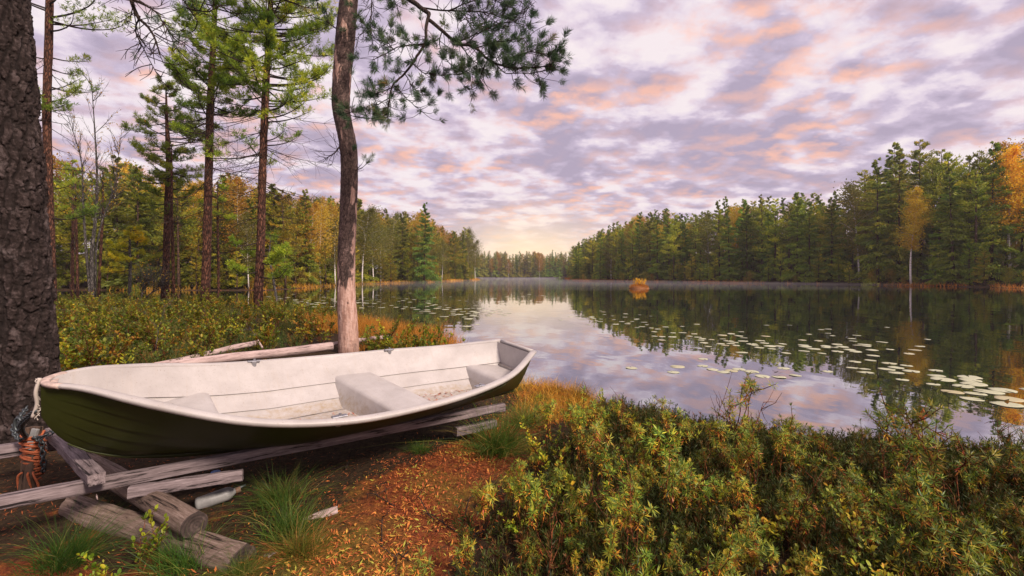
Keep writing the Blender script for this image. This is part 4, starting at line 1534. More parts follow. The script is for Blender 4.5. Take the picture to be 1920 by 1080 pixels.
LIMBS = {  # px, py, distance; True = carries needles
    'M': ([(652, -90, 9.0), (700, -58, 8.6), (765, -2, 8.0), (790, 14, 7.8), (805, 26, 7.7)], .05, .035, 0),
    'A': ([(805, 26, 7.7), (797, 55, 7.6), (794, 85, 7.55), (775, 115, 7.5), (752, 150, 7.5), (738, 170, 7.5), (730, 200, 7.45), (727, 220, 7.4)], .03, .008, .7),
    'A1': ([(794, 82, 7.55), (760, 88, 7.6), (735, 97, 7.55), (700, 112, 7.5)], .012, .006, 1.3),
    'A1b': ([(740, 94, 7.55), (720, 80, 7.7), (702, 72, 7.7)], .010, .005, 1.6),
    'A2': ([(748, 160, 7.5), (715, 170, 7.55), (690, 178, 7.6), (664, 182, 7.6)], .010, .004, 1.1),
    'A3': ([(729, 212, 7.4), (705, 222, 7.5), (676, 220, 7.5)], .010, .004, 1.8),
    'A4': ([(760, 140, 7.5), (775, 160, 7.3), (795, 178, 7.2)], .009, .004, .6),
    'A5': ([(745, 165, 7.5), (765, 190, 7.4), (792, 210, 7.4)], .009, .004, 1.4),
    'A6': ([(772, 118, 7.5), (800, 138, 7.3), (840, 142, 7.2), (874, 138, 7.2)], .009, .004, 1.2),
    'A7': ([(738, 178, 7.5), (712, 196, 7.5), (690, 206, 7.4)], .009, .004, 1.6),
    'B': ([(805, 38, 7.7), (830, 55, 7.5), (860, 78, 7.3), (892, 90, 7.2), (915, 110, 7.1), (940, 122, 7.05), (980, 128, 7.0), (1034, 124, 6.9)], .032, .008, 1.1),
    'B1': ([(860, 78, 7.3), (890, 66, 7.2), (930, 50, 7.2), (958, 40, 7.2)], .011, .004, .9),
    'B2': ([(892, 90, 7.2), (930, 80, 7.1), (962, 76, 7.0), (988, 72, 7.0)], .011, .004, 1.7),
    'B3': ([(915, 110, 7.1), (905, 135, 7.1), (894, 166, 7.1)], .009, .004, 1.4),
    'B4': ([(940, 122, 7.05), (965, 112, 6.9), (1000, 100, 6.8), (1028, 106, 6.8)], .011, .004, 2.0),
    'B5': ([(830, 55, 7.5), (822, 85, 7.5), (838, 115, 7.4), (868, 135, 7.3)], .010, .004, 1.0),
    'B6': ([(850, 70, 7.4), (880, 108, 7.2), (890, 132, 7.2)], .010, .004, 1.2),
    'B7': ([(925, 116, 7.1), (950, 138, 7.0), (985, 142, 7.0), (1015, 134, 7.0)], .009, .004, 2.0),
    'C': ([(790, 14, 7.8), (840, 22, 7.6), (900, 25, 7.5), (950, 36, 7.4), (980, 50, 7.4)], .016, .004, .15),
    'C1': ([(840, 22, 7.6), (880, 2, 7.5), (930, -8, 7.4), (988, -4, 7.4), (994, 12, 7.4), (978, 30, 7.4)], .010, .003, .1),
    'C2': ([(900, 25, 7.5), (920, 55, 7.4), (900, 62, 7.3)], .010, .003, .8),
    'C3': ([(870, 24, 7.5), (885, 45, 7.3), (925, 40, 7.3), (945, 52, 7.3)], .009, .003, .8),
    'D': ([(695, -62, 8.6), (698, 15, 8.6), (690, 48, 8.6), (668, 74, 8.7)], .014, .004, .25),
    'D2': ([(694, 30, 8.6), (697, 78, 8.5), (708, 98, 8.5)], .008, .003, .5),
    'D3': ([(730, -30, 8.3), (742, 10, 8.2), (748, 22, 8.1)], .010, .004, 1.6),
    'E': ([(640, 60, 9.0), (618, 45, 9.0), (612, 20, 9.0)], .014, .005, 1.0),
    'F1': ([(655, 330, 9.0), (668, 320, 8.9), (678, 316, 8.9)], .010, .004, .9),
    'F2': ([(641, 270, 9.0), (625, 285, 8.8), (612, 296, 8.8)], .018, .006, 0),
    'F3': ([(645, 215, 8.9), (656, 208, 8.7), (664, 212, 8.7)], .012, .005, 1.6),
}


def grow_limbs(owner, limbs, origin, nl=.095, wd=.0062, per_px=.20, tuftn=56):
    for nm, (pts, ra, rb_, dens) in limbs.items():
        bb, nb = MB(), MB()
        p = smooth_curve([W(*q) for q in pts], 6)
        p = p + np.concatenate([[np.zeros(3)], np.cumsum(RNG.normal(0, .006, (len(p) - 1, 3)), 0)]) * np.sin(np.linspace(0, pi, len(p)))[:, None]
        bb.tube(p - origin, np.linspace(ra, rb_, len(p)), 7)
        s = np.concatenate([[0], np.cumsum(np.linalg.norm(np.diff(p, axis=0), axis=1))])
        npx = s[-1] * F / p[:, 1].mean()
        nt = max(2, int(npx * per_px * (1 + .6 * (dens < .3))))
        if nm == 'M':
            nt = 3
        for i in range(nt):
            t = RNG.uniform(.15, 1.0) if i else 1.0
            c = np.array([np.interp(t * s[-1], s, p[:, a]) for a in range(3)])
            c2 = np.array([np.interp(min(1, t + .05) * s[-1], s, p[:, a]) for a in range(3)])
            ax = unit(c2 - c) if np.linalg.norm(c2 - c) > 1e-6 else unit(p[-1] - p[-2])
            d = unit(ax * .7 + dirs(1)[0] * [1, 1, .8] + [0, 0, .1])
            L = RNG.uniform(.10, .38) * (1.3 if dens < .3 else 1)
            tw = smooth_curve([c, c + d * L * .5 + RNG.normal(0, .02, 3), c + d * L + np.array([0, 0, .03]) + RNG.normal(0, .03, 3)], 3)
            bb.tube(tw - origin, np.linspace(.0055, .003, len(tw)), 4, cap=False)
            if RNG.random() < dens * .75:
                k = RNG.integers(1, 4)
                A = unit(np.tile(unit(tw[-1] - tw[-2]), (k, 1)) + RNG.normal(0, .45, (k, 3)) + [0, 0, .15])
                tn = np.full(k, np.clip(RNG.normal(.45, .2), .05, .9 if RNG.random() < .95 else 1))
                shoot_needles(nb, np.tile(tw[-1] - origin, (k, 1)) - A * .03, A, RNG.uniform(.09, .17, k), tuftn, nl, wd, tn)
            elif dens < .3:
                for _ in range(2):
                    d2 = unit(d + dirs(1)[0] * .9)
                    bb.tube([tw[3] - origin, tw[3] - origin + d2 * L * .5], [.0035, .002], 3, cap=False)
        bo_ = bb.build('branch', TWIG, owner, smooth=True)
        if nb.n:
            nb.build('needles', NEARPINE, bo_)


grow_limbs(cen, LIMBS, co)

LIMBS2 = {
    'a': ([(60, -330, 4.3), (150, -160, 4.6), (240, -30, 5.0), (262, 30, 5.1), (290, 62, 5.1), (300, 100, 5.1)], .035, .006, .12),
    'b': ([(250, 0, 5.0), (280, 12, 5.0), (310, 40, 5.0), (325, 70, 5.0)], .014, .004, .25),
    'c': ([(262, 30, 5.1), (255, 60, 5.2), (275, 100, 5.2), (300, 150, 5.2)], .010, .003, .05),
    'd': ([(270, -60, 5.1), (320, -20, 5.1), (350, 15, 5.1), (370, 40, 5.1)], .014, .005, .9),
    'e': ([(350, 15, 5.1), (385, 20, 5.1), (410, 10, 5.1)], .010, .004, 1.0),
    'f': ([(290, 62, 5.1), (320, 80, 5.1), (345, 84, 5.1)], .008, .003, .5),
    'g': ([(420, -60, 5.4), (500, -20, 5.5), (560, 10, 5.6), (600, 15, 5.7)], .014, .004, .8),
    'h': ([(500, -20, 5.5), (520, 20, 5.6), (530, 40, 5.6)], .008, .003, .6),
}
grow_limbs(big, LIMBS2, bigo, .06, .0042, .09, 36)


def mid_pine(label, Y, trunk_px, rpx, crowns, dead=(), barkm=BARK_RED, tuft=(.155, .022), needles=PINE, color=(1, 1, 1, 1), tint0=.0, name='pine_tree', cat='pine tree'):
    base = W(*trunk_px[0], Y)
    base[2] = H1(base[0], base[1]) - .08
    t = thing(name, label, cat, tuple(base))
    pts = smooth_curve([W(x, y, Y) for x, y in trunk_px], 6)
    pts[0] = base
    tb, cb, bbm = MB(), MB(), MB()
    rr = .76 * np.interp(np.linspace(0, 1, len(pts)), np.linspace(0, 1, len(rpx)), rpx) / F * Y
    tb.tube(pts - base, rr, 16, bump=.13, bf=(1.5, 3.0))
    zs = pts[:, 2]

    def at(z):
        return np.array([np.interp(z, zs, pts[:, 0]), np.interp(z, zs, pts[:, 1]), z])
    for (py0, py1, l0, l1, nbr, tpb, bias) in crowns:
        for i in range(nbr):
            py = py0 + (py1 - py0) * (i + RNG.random()) / nbr
            z = CAMH - (py - HZ) / F * Y
            c = at(z)
            L = (l0 + (l1 - l0) * (py - py0) / (py1 - py0)) / F * Y * RNG.uniform(.5, 1.15)
            az = RNG.random() * 2 * pi
            if RNG.random() < .14:
                continue
            d = unit([cos(az) + bias, sin(az), RNG.uniform(-.3, .5)])
            L *= (.75 + .35 * abs(d[0]))
            br = smooth_curve([c, c + d * L * .4 - [0, 0, .03 * L], c + d * L * .75 + [0, 0, .02 * L], c + d * L + np.array([0, 0, .13 * L]) + RNG.normal(0, .05 * L, 3)], 4)
            bbm.tube(br - base, np.linspace(.022 + .008 * L, .006, len(br)), 5, cap=False)
            nt = int(tpb * RNG.uniform(.55, 1.3) * (.4 + L / (l1 / F * Y)))
            if nt < 1:
                continue
            tt = RNG.uniform(.30, 1.05, nt) ** .8
            P = np.stack([np.interp(tt, np.linspace(0, 1, len(br)), br[:, a]) for a in range(3)], -1)
            sd = np.array([-d[1], d[0], 0])
            off = RNG.normal(0, 1, nt) * (.05 + .15 * L * tt * (1.25 - tt))
            up = np.abs(RNG.normal(0, .05 * L + .04, nt))
            P2 = P + sd * off[:, None] + UP * up[:, None]
            for j in range(0, nt, 4):
                bbm.tube([P[j] - base, P2[j] - base], [.007, .004], 3, cap=False)
            A = unit(unit(P2 - P) * .7 + d * .6 + UP * .5 + RNG.normal(0, .35, (nt, 3)))
            tnb = np.clip(RNG.beta(2.3, 2.5) * .8 + tint0, 0, 1)
            tn = np.clip(tnb + RNG.normal(0, .12, nt), 0, .97)
            n = 13
            Pn = np.repeat(P2, n, 0)
            D = unit(np.repeat(A, n, 0) * .75 + dirs(nt * n) * .85)
            cb.leaves(Pn - base + np.repeat(A, n, 0) * RNG.uniform(-.04, .12, (nt * n, 1)), D, dirs(nt * n), tuft[0] * RNG.uniform(.7, 1.2, nt * n), tuft[1], np.clip(np.repeat(tn, n) + RNG.normal(0, .06, nt * n), 0, 1))
    for (py0, py1, l, n_, bias) in dead:
        for i in range(n_):
            z = CAMH - (RNG.uniform(py0, py1) - HZ) / F * Y
            c = at(z)
            L = l / F * Y * RNG.uniform(.35, 1.1)
            az = RNG.random() * 2 * pi
            d = unit([cos(az) + bias, sin(az) * .8, RNG.uniform(-.45, .05)])
            br = smooth_curve([c, c + d * L * .5 + [0, 0, -.03 * L], c + d * L + RNG.normal(0, .08 * L, 3)], 4)
            bbm.tube(br - base, np.linspace(.017, .005, len(br)), 4, cap=False)
            for _ in range(int(4 + 3 * L)):
                q = br[RNG.integers(3, len(br))]
                d2 = unit(d + dirs(1)[0] * .9 + [0, 0, -.1])
                l2 = L * RNG.uniform(.15, .4)
                bbm.tube([q - base, q - base + d2 * l2 * .5 + RNG.normal(0, .03, 3), q - base + d2 * l2], [.007, .005, .003], 3, cap=False)
    tb.build('trunk', barkm, t, smooth=True)
    if bbm.n:
        bbm.build('branch', TWIG, t)
    if cb.n:
        o = cb.build('crown', needles, t)
        o.color = color
    return t


LG = (1.3, 1.3, .9, 1)
mid_pine('slender red-barked pine just right of the massive left trunk', 20, [(97, 566), (94, 450), (90, 330), (88, 200), (91, 90), (93, 0), (94, -120), (94, -260)], [11, 9, 9, 8.5, 8, 7.5, 6, 2],
         [(-260, -40, 30, 130, 34, 60, 0), (-40, 60, 70, 150, 12, 34, .3), (80, 190, 60, 120, 8, 26, .5), (195, 225, 40, 90, 5, 40, .1), (350, 420, 50, 80, 6, 36, .3), (180, 215, 40, 60, 4, 40, 0)],
         [(60, 330, 90, 22, .3)], color=(1.15, 1.15, 1.2, 1))
mid_pine('dark-trunked tall pine, left of the two tallest in the middle', 20, [(385, 576), (388, 460), (391, 330), (394, 210), (398, 120), (402, 40), (404, -60), (406, -170)], [11, 9.5, 9, 8.5, 7, 5.5, 4, 1.5],
         [(-170, 0, 16, 66, 36, 46, 0), (0, 120, 66, 86, 44, 52, 0), (120, 235, 76, 72, 36, 42, -.1), (235, 300, 60, 60, 7, 22, -.3)],
         [(200, 480, 95, 30, 0)], color=LG)
mid_pine('tall red-stemmed pine with bare lower branches left of the peeled pine', 19, [(484, 578), (489, 450), (492, 330), (496, 220), (501, 120), (506, 30), (510, -70), (512, -190)], [11.5, 9.5, 9, 8.5, 7.5, 6, 4.5, 1.5],
         [(-190, -20, 20, 90, 38, 50, 0), (-20, 110, 90, 115, 48, 56, 0), (110, 210, 110, 105, 36, 46, .05), (210, 300, 95, 95, 12, 22, .3), (440, 520, 60, 70, 9, 30, .4)],
         [(190, 430, 135, 46, .15), (330, 540, 90, 20, 0)], color=LG)
mid_pine('bushy-topped pine with narrow red trunk left of the tall dark one', 25, [(309, 566), (312, 470), (314, 390), (316, 300), (313, 230), (311, 160)], [9, 7.5, 7, 6, 4, 1],
         [(158, 260, 12, 62, 40, 36, 0), (260, 370, 62, 62, 34, 34, 0), (370, 420, 50, 40, 8, 18, 0)], [(380, 530, 50, 16, 0)], color=(1.2, 1.2, 1.1, 1))
mid_pine('small yellow-needled pine standing low between the left trunks', 27, [(243, 552), (244, 500), (243, 460), (246, 428)], [3.6, 3.2, 2.4, 1],
         [(428, 500, 12, 42, 26, 30, 0), (500, 520, 38, 30, 6, 14, 0)], color=(2.1, 1.6, .6, 1), tint0=.2, barkm=BARK_GREY)
mid_pine('thin crooked pine with sparse orange crown right of the red-stemmed pine', 24, [(520, 572), (512, 520), (505, 480), (508, 440)], [3.5, 3, 2.5, 1], [(440, 520, 30, 46, 12, 18, .4)], color=(1.8, 1.1, .7, 1), tint0=.1, barkm=BARK_GREY)
for (lab, x0, x1, top, Y, r) in (('thin bare reddish pole pine between the big trunk and the twin birch', 136, 137, 380, 30, 3.5), ('thin dark pole pine left of the twin birch', 146, 142, 400, 28, 3.2), ('thin leaning reddish pine behind the twin birch', 185, 193, 380, 27, 3.2),
                                ('dark straight pole pine right of the bushy-topped pine', 326, 322, 330, 24, 4), ('thin pole pine right of the dark-trunked tall pine', 410, 408, 400, 27, 3)):
    mid_pine(lab, Y, [(x0, 556), (x0 + (x1 - x0) * .5, 470), (x1, 400), (x1, top), (x1, top - 60)], [r, r * .9, r * .8, r * .6, 1],
             [(top - 60, top + 20, 10, 38, 16, 24, 0)], [(top + 20, 520, 40, 10, 0)], color=LG)


def bare_birch(label, Y, stems, n_leaf):
    base = W(*stems[0][0][0], Y)
    base[2] = H1(base[0], base[1]) - .05
    t = thing('birch_tree', label, 'birch tree', tuple(base))
    tb, cb = MB(), MB()
    for pts, r in stems:
        p = smooth_curve([W(x, y, Y) for x, y in pts], 6)
        p[0, 2] = base[2]
        tb.tube(p - base, np.linspace(r, r * .12, len(p)) / F * Y * .55, 9, bump=.1)
        for i in range(46):
            k = int(len(p) * RNG.uniform(.35, .98))
            d0 = unit(p[min(k + 1, len(p) - 1)] - p[k - 1])
            d = unit(d0 * .8 + dirs(1)[0] * [1, 1, .4] * .75 + [0, 0, .25])
            L = RNG.uniform(.5, 1.7) * (1.15 - .5 * k / len(p))
            br = smooth_curve([p[k], p[k] + d * L * .5, p[k] + d * L + np.array([0, 0, .12]) * L + RNG.normal(0, .06, 3)], 3)
            tb.tube(br - base, np.linspace(.014, .004, len(br)), 4, cap=False)
            for _ in range(7):
                q = br[RNG.integers(2, len(br))]
                d2 = unit(d + dirs(1)[0] * .7 + [0, 0, .1])
                l2 = L * RNG.uniform(.2, .45)
                tb.tube([q - base, q - base + d2 * l2], [.005, .0025], 3, cap=False)
                if RNG.random() < n_leaf:
                    m_ = 4
                    cb.leaves(q - base + d2 * l2 * RNG.uniform(.3, 1, (m_, 1)), dirs(m_), dirs(m_), .06, .05, RNG.uniform(0, 1, m_))
    tb.build('trunk', BARK_GREY, t, smooth=True)
    cb.build('crown', BIRCH, t)


bare_birch('nearly leafless twin-stemmed birch with fine twigs on the left bank', 22,
           [([(176, 566), (172, 480), (180, 400), (182, 330), (178, 250), (172, 160)], 7), ([(170, 560), (160, 450), (156, 380), (152, 300), (128, 220)], 5), ([(178, 480), (190, 420), (214, 350), (226, 260)], 3.5)], .28)
bare_birch('small pale bare sapling at the foot of the bushy-topped pine', 24, [([(264, 566), (268, 545), (276, 530)], 2.5), ([(264, 566), (288, 545), (298, 535)], 2.2)], .1)
# ------------------------------------------------------------------ low plants


def make_tea(h, stems, rust):
    """labrador tea: upright stems with whorls of narrow leaves at the tips"""
    b = MB()
    for s in range(stems):
        az = RNG.random() * 2 * pi
        lean = RNG.uniform(.05, .5)
        hh = h * RNG.uniform(.6, 1.1)
        r0_ = RNG.uniform(0, .05)
        d = np.array([cos(az) * lean, sin(az) * lean, 1.0])
        b0 = np.array([cos(az) * r0_, sin(az) * r0_, -.03])
        p = smooth_curve([b0, b0 + d * hh * .45 + RNG.normal(0, .02, 3), b0 + d * hh * .8 + RNG.normal(0, .02, 3), b0 + [d[0] * hh * .95, d[1] * hh * .95, hh]], 4)
        b.tube(p, np.linspace(.0042, .0022, len(p)), 5, m=1, cap=False)
        tips = [(p[-1], unit(p[-1] - p[-3]))]
        for k in range(RNG.integers(2, 5)):
            q = p[RNG.integers(len(p) // 2, len(p) - 1)]
            dd = unit([RNG.normal(0, .7), RNG.normal(0, .7), 1])
            L = hh * RNG.uniform(.15, .4)
            e = q + dd * L
            b.tube([q, q + dd * L * .5 + [0, 0, -.01], e], [.003, .0025, .0018], 4, m=1, cap=False)
            tips.append((e, dd))
        for (e, ax) in tips:
            s1 = unit(np.cross(ax, [0.31, .95, .1]))
            s2 = np.cross(ax, s1)
            for (n, ln, dn, e0, e1, t0, t1, lo, hi) in ((int(RNG.integers(17, 26)), RNG.uniform(.025, .045), 0, -.15, 1.0, .22 + .22 * rust, .46 + .3 * rust, .030, .054),
                                                       (int(RNG.integers(5, 11)), .05, RNG.uniform(.04, .07), -.75, -.1, .55, .92, .028, .046)):
                t = RNG.random(n)
                th = np.arange(n) * 2.4 + RNG.random() * 6
                rad = s1 * np.cos(th)[:, None] + s2 * np.sin(th)[:, None]
                el = e0 + (e1 - e0) * t ** 1.6 + RNG.normal(0, .16, n)
                D = rad * np.cos(el)[:, None] + ax * np.sin(el)[:, None]
                P = e - ax * (dn + ln * (1 - t))[:, None]
                tn = np.clip(t0 + (t1 - t0) * RNG.random(n) + RNG.normal(0, .10, n), 0, 1)
                L = RNG.uniform(lo, hi, n)
                b.leaves(P, D, np.tile(ax, (n, 1)), L, L * .125 + .0012, tn, fold=-.15, droop=.10)
        # bare lower stem with a few hanging rusty leaves
        n = 5
        q = p[RNG.integers(1, len(p) - 2, n)]
        b.leaves(q, RNG.normal(size=(n, 3)) * [1, 1, .3] + [0, 0, -.4], np.tile([0, 0, 1.], (n, 1)), .032, .006, RNG.uniform(.6, 1, n))
    return b


def make_bilberry(h, nst, leafn, spread=.5):
    b = MB()
    for s in range(nst):
        az = RNG.random() * 2 * pi
        d = unit([cos(az) * spread, sin(az) * spread, 1])
        hh = h * RNG.uniform(.6, 1.1)
        p = smooth_curve([[0, 0, -.03], d * hh * .5 + RNG.normal(0, .02, 3), d * hh + RNG.normal(0, .03, 3)], 5)
        b.tube(p, np.linspace(.004, .0015, len(p)), 4, m=1, cap=False)
        brs = [p]
        for k in range(RNG.integers(4, 8)):
            q = p[RNG.integers(3, len(p))]
            dd = unit(d + RNG.normal(0, .7, 3) + [0, 0, .3])
            L = hh * RNG.uniform(.2, .45)
            br = np.array([q, q + dd * L * .5 + RNG.normal(0, .01, 3), q + dd * L])
            b.tube(br, [.0025, .002, .0012], 3, m=1, cap=False)
            brs.append(br)
        for br in brs:
            n = int(leafn * RNG.uniform(.6, 1.3))
            t = RNG.uniform(.3, 1.02, n)
            P = np.stack([np.interp(t, np.linspace(0, 1, len(br)), br[:, a]) for a in range(3)], -1)
            ax = unit(br[-1] - br[0])
            D = unit(dirs(n) * [1, 1, .5] + ax * .55 + [0, 0, .25])
            L = RNG.uniform(.024, .044, n)
            tn = np.clip(RNG.beta(2, 2.6) + RNG.normal(0, .16, n), 0, .97)
            # rounded leaf: two kites crossing at slightly different widths make an oval outline
            S = unit(np.cross(D, [0.1, .2, 1.0]))
            N = np.cross(S, D)
            a = [P, P + D * L[:, None] * .28 + S * L[:, None] * .25, P + D * L[:, None] * .72 + S * L[:, None] * .24, P + D * L[:, None] - N * .003,
                 P + D * L[:, None] * .72 - S * L[:, None] * .24, P + D * L[:, None] * .28 - S * L[:, None] * .25]
            V = np.stack(a, 1).reshape(-1, 3)
            i = np.arange(n)[:, None] * 6
            q = np.concatenate([i + [[0, 1, 2, 3]], i + [[0, 3, 4, 5]]])
            b.add(V, q, None, np.repeat(tn, 6))
    return b


def make_heather(h, nst=16):
    b = MB()
    for s in range(nst):
        az = RNG.random() * 2 * pi
        d = unit([cos(az) * RNG.uniform(.1, .6), sin(az) * RNG.uniform(.1, .6), 1])
        hh = h * RNG.uniform(.5, 1.1)
        o = np.array([cos(az) * .05, sin(az) * .05, -.02])
        b.leaves([o], [d], [[cos(az + 1), sin(az + 1), 0]], hh, .005, .95)
        n = 26
        t = RNG.uniform(.35, 1.0, n)
        P = o + d * (hh * t)[:, None]
        D = unit(d * .9 + dirs(n) * .75)
        tn = np.clip(RNG.normal(.4, .22) + RNG.normal(0, .12, n), 0, 1)
        b.leaves(P, D, dirs(n), RNG.uniform(.018, .04, n), .006, tn)
    return b


TEAS = [make_tea(RNG.uniform(.34, .46), RNG.integers(5, 9), r) for r in (0, .2, .5, .1, .8, .3, .0)]
BILBS = [make_bilberry(RNG.uniform(.28, .42), RNG.integers(4, 7), 7) for _ in range(5)]
HEATHS = [make_heather(RNG.uniform(.18, .27), 14) for _ in range(4)]


def shrub_protos(name, bs, mats):
    return [b.mesh(name, mats) for b in bs]


TEAM = shrub_protos('labrador_tea', TEAS, [TEA, STEM])
BILM = shrub_protos('bilberry_shrub', BILBS, [BILB, STEM])


def put_mesh(name, me, loc, rz, sc, label, cat, group, color=(1, 1, 1, 1), tilt=.12):
    o = bpy.data.objects.new(name, me)
    COL.objects.link(o)
    o.location = loc
    o.rotation_euler = (RNG.normal(0, tilt), RNG.normal(0, tilt), rz)
    o.scale = (sc, sc, sc * RNG.uniform(.9, 1.1))
    o.color = color
    return tag(o, label, cat, group)


def boat_clear(x, y, m=.12):
    q = np.stack([np.asarray(x) - BO[0], np.asarray(y) - BO[1]], -1)
    t = (q @ BD[:2]) / BL
    v = q @ BN[:2]
    bw = np.interp(t, bT, bB, left=0, right=0)
    inside = (t > -.12) & (t < 1.06) & (np.abs(v) < bw + m)
    # rails
    q2 = np.stack([np.asarray(x) - RP[0], np.asarray(y) - RP[1]], -1)
    al = q2 @ RD[:2]
    ac = q2 @ RNn[:2]
    rail = (al > -2.4) & (al < 2.2) & (ac > -1.4) & (ac < .14)
    return ~(inside | rail)


def right_bank(n):
    """places on the right-hand bank, thinning towards the moss strip"""
    out = []
    while len(out) < n:
        y = RNG.uniform(1.25, 5.6, 4000)
        x = RNG.uniform(-1.4, 1.25, 4000) * 0 + RNG.uniform(-1.0, 6.2, 4000)
        ok = (np.abs(x) < y * 1.25 + .5)
        d = sdist(x, y)
        edge = np.interp(y, [1.2, 2.0, 2.45, 3.2, 4.15, 5.2, 6], [-.38, -.36, -.26, .02, .40, .95, 1.2])
        p = np.clip((x - edge + .10) / .45, 0, 1) ** 1.2
        ok &= (d > .02) & (RNG.random(4000) < p) & boat_clear(x, y) & (np.hypot(x, y) > 1.25)
        out += list(zip(x[ok], y[ok]))
    return np.array(out[:n])


def spaced(cand, n, r):
    keep = []
    for c in cand:
        rr = r * (.6 + .14 * c[1])
        if all((c[0] - k[0]) ** 2 + (c[1] - k[1]) ** 2 > rr * rr for k in keep):
            keep.append(c)
            if len(keep) >= n:
                break
    return np.array(keep)


zone = lambda x, y: ('in the foreground at the bottom right' if x > .9 else 'in the foreground beside the red moss') if y < 3.1 else ('along the right bank edge by the water' if y > 4.1 else 'in the middle of the right bank')
ct_ = right_bank(2200)
tea_pos = spaced(ct_, 300, .215)
bil_pos = spaced(right_bank(2600), 300, .18)
bil_pos = np.array([c for c in bil_pos if fbm(np.array([c[0] * 1.3 + 40]), np.array([c[1] * 1.3]), 2)[0] > np.interp(c[0] - .5 * c[1], [-1.5, 0, 1.5], [-.12, .03, .10])])
for i, (x, y) in enumerate(tea_pos):
    k = RNG.choice(len(TEAM), p=[.2, .17, .1, .2, .05, .12, .16])
    v = RNG.uniform(.85, 1.25)
    lim = np.interp(y, [1.2, 2, 3.4, 4.2, 5.2], [.95, .9, 1.02, 1.0, .8])
    if RNG.random() < .16 and y > 2.8:
        lim *= 1.4
    v *= np.interp(x - .5 * y, [-1.5, -.2, 1.2], [1.35, 1.15, .8])
    put_mesh('labrador_tea', TEAM[k], (x, y, H1(x, y)), RNG.random() * 6.28, lim * RNG.uniform(.52, 1.02), f'narrow-leaved rusty labrador tea {zone(x, y)}', 'shrub',
             f'labrador tea shrubs {zone(x, y)}', (v * RNG.uniform(.9, 1.15), v, v * .95, 1))
for i, (x, y) in enumerate(bil_pos):
    m = moss_mask(np.array([x]), np.array([y]))[0]
    v = RNG.uniform(.85, 1.5) * np.interp(x - .5 * y, [-1.5, 0.2, 1.5], [1.25, 1.0, .7])
    zz = np.clip(fbm(np.array([x * .8 + 4]), np.array([y * .8]), 2)[0] * 2 + .5, 0, 1)
    if x > 1.6 and y < 3 and RNG.random() < .45:
        continue
    put_mesh('bilberry_shrub', BILM[RNG.integers(len(BILM))], (x, y, H1(x, y)), RNG.random() * 6.28, RNG.uniform(.5, 1.0) * np.interp(y, [1.2, 2, 5], [.85, .9, .95]), f'yellow-green oval-leaved bilberry shrub {zone(x, y)}', 'shrub',
             f'bilberry shrubs {zone(x, y)}', (v * (.85 + .4 * zz), v, v * .8, 1))
for (x, y) in spaced(right_bank(400), 16, .5):
    b = MB()
    hh = RNG.uniform(.35, .62)
    d = unit([RNG.normal(0, .5), RNG.normal(0, .4), 1])
    p = smooth_curve([[0, 0, -.05], d * hh * .5 + RNG.normal(0, .03, 3), d * hh + RNG.normal(0, .05, 3)], 6)
    b.tube(p, np.linspace(.005, .0015, len(p)), 5)
    for _ in range(10):
        q = p[RNG.integers(4, len(p))]
        d2 = unit(d + RNG.normal(0, .8, 3))
        L = hh * RNG.uniform(.15, .45)
        b.tube([q, q + d2 * L * .5 + RNG.normal(0, .015, 3), q + d2 * L], [.003, .002, .001], 4)
    tag(b.build('bare_twig', STEM, loc=(x, y, H1(x, y))), 'bare reddish dead twig standing among the right bank shrubs', 'twig', 'dead twigs on the right bank')
# a few plants of their own
put_mesh('bilberry_shrub', BILM[0], (*G(262, 1078, .08)[:2], .08), 1.0, .85, 'lone shrub with broad pale green leaves in front of the half buried log', 'shrub', None, (1.0, 1.15, .8, 1), .05)
put_mesh('bilberry_shrub', BILM[2], (*G(200, 1120, .08)[:2], .06), 2.0, .8, 'pale green shrub at the bottom left corner below the logs', 'shrub', None, (1.0, 1.15, .8, 1), .05)


# heather: too many sprigs to count
def scatter_stuff(name, protos, pts, smin, smax, mats, label, group=None, tj=.15, zoff=0):
    b = MB()
    zs_ = height(pts[:, 0], pts[:, 1])
    for (x, y), z in zip(pts, zs_):
        pr = protos[RNG.integers(len(protos))]
        b.stamp(pr, rotz(RNG.random() * 6.28), np.array([x, y, z + zoff]), RNG.uniform(smin, smax), RNG.normal(0, tj))
    o = b.build(name, mats)
    return tag(o, label, name.replace('_', ' '), kind='stuff')


hp = right_bank(800)
hp = np.concatenate([hp, np.array([c for c in right_bank(2500) if sdist(np.array([c[0]]), np.array([c[1]]))[0] < .8])])
o = scatter_stuff('heather', HEATHS, hp, .75, 1.25, [HEATH], 'dense dark green heather sprigs filling the right bank between the taller shrubs')
# left bank


def log_clear(x, y):
    """off the fallen logs and the strip in front of them"""
    A, B = W(640, 647, 8.6)[:2], W(290, 690, 6.5)[:2]
    ab = B - A
    x, y = np.asarray(x), np.asarray(y)
    t = ((x - A[0]) * ab[0] + (y - A[1]) * ab[1]) / (ab @ ab)
    d = np.hypot(x - A[0] - np.clip(t, 0, 1) * ab[0], y - A[1] - np.clip(t, 0, 1) * ab[1])
    front = (t > -.1) & (t < 1.05) & (y < A[1] + np.clip(t, 0, 1) * ab[1] + .12)
    return (d > .45) & ~front


def left_bank(n, ymin=6.0, ymax=25):
    out = []
    while len(out) < n:
        y = 6 + (ymax - 6) * RNG.random(4000) ** 1.3
        x = -RNG.uniform(.05, 1.2, 4000) * y
        d = sdist(x, y)
        ok = (d > .05) & boat_clear(x, y, .25) & log_clear(x, y) & (y > ymin) & ~((x > -5 + .3 * RNG.normal(size=4000)) & (y > 9.4) & (RNG.random(4000) < .85))
        tree = (np.hypot(x - co[0], y - co[1]) > .35)
        out += list(zip(x[ok & tree], y[ok & tree]))
    return np.array(out[:n])


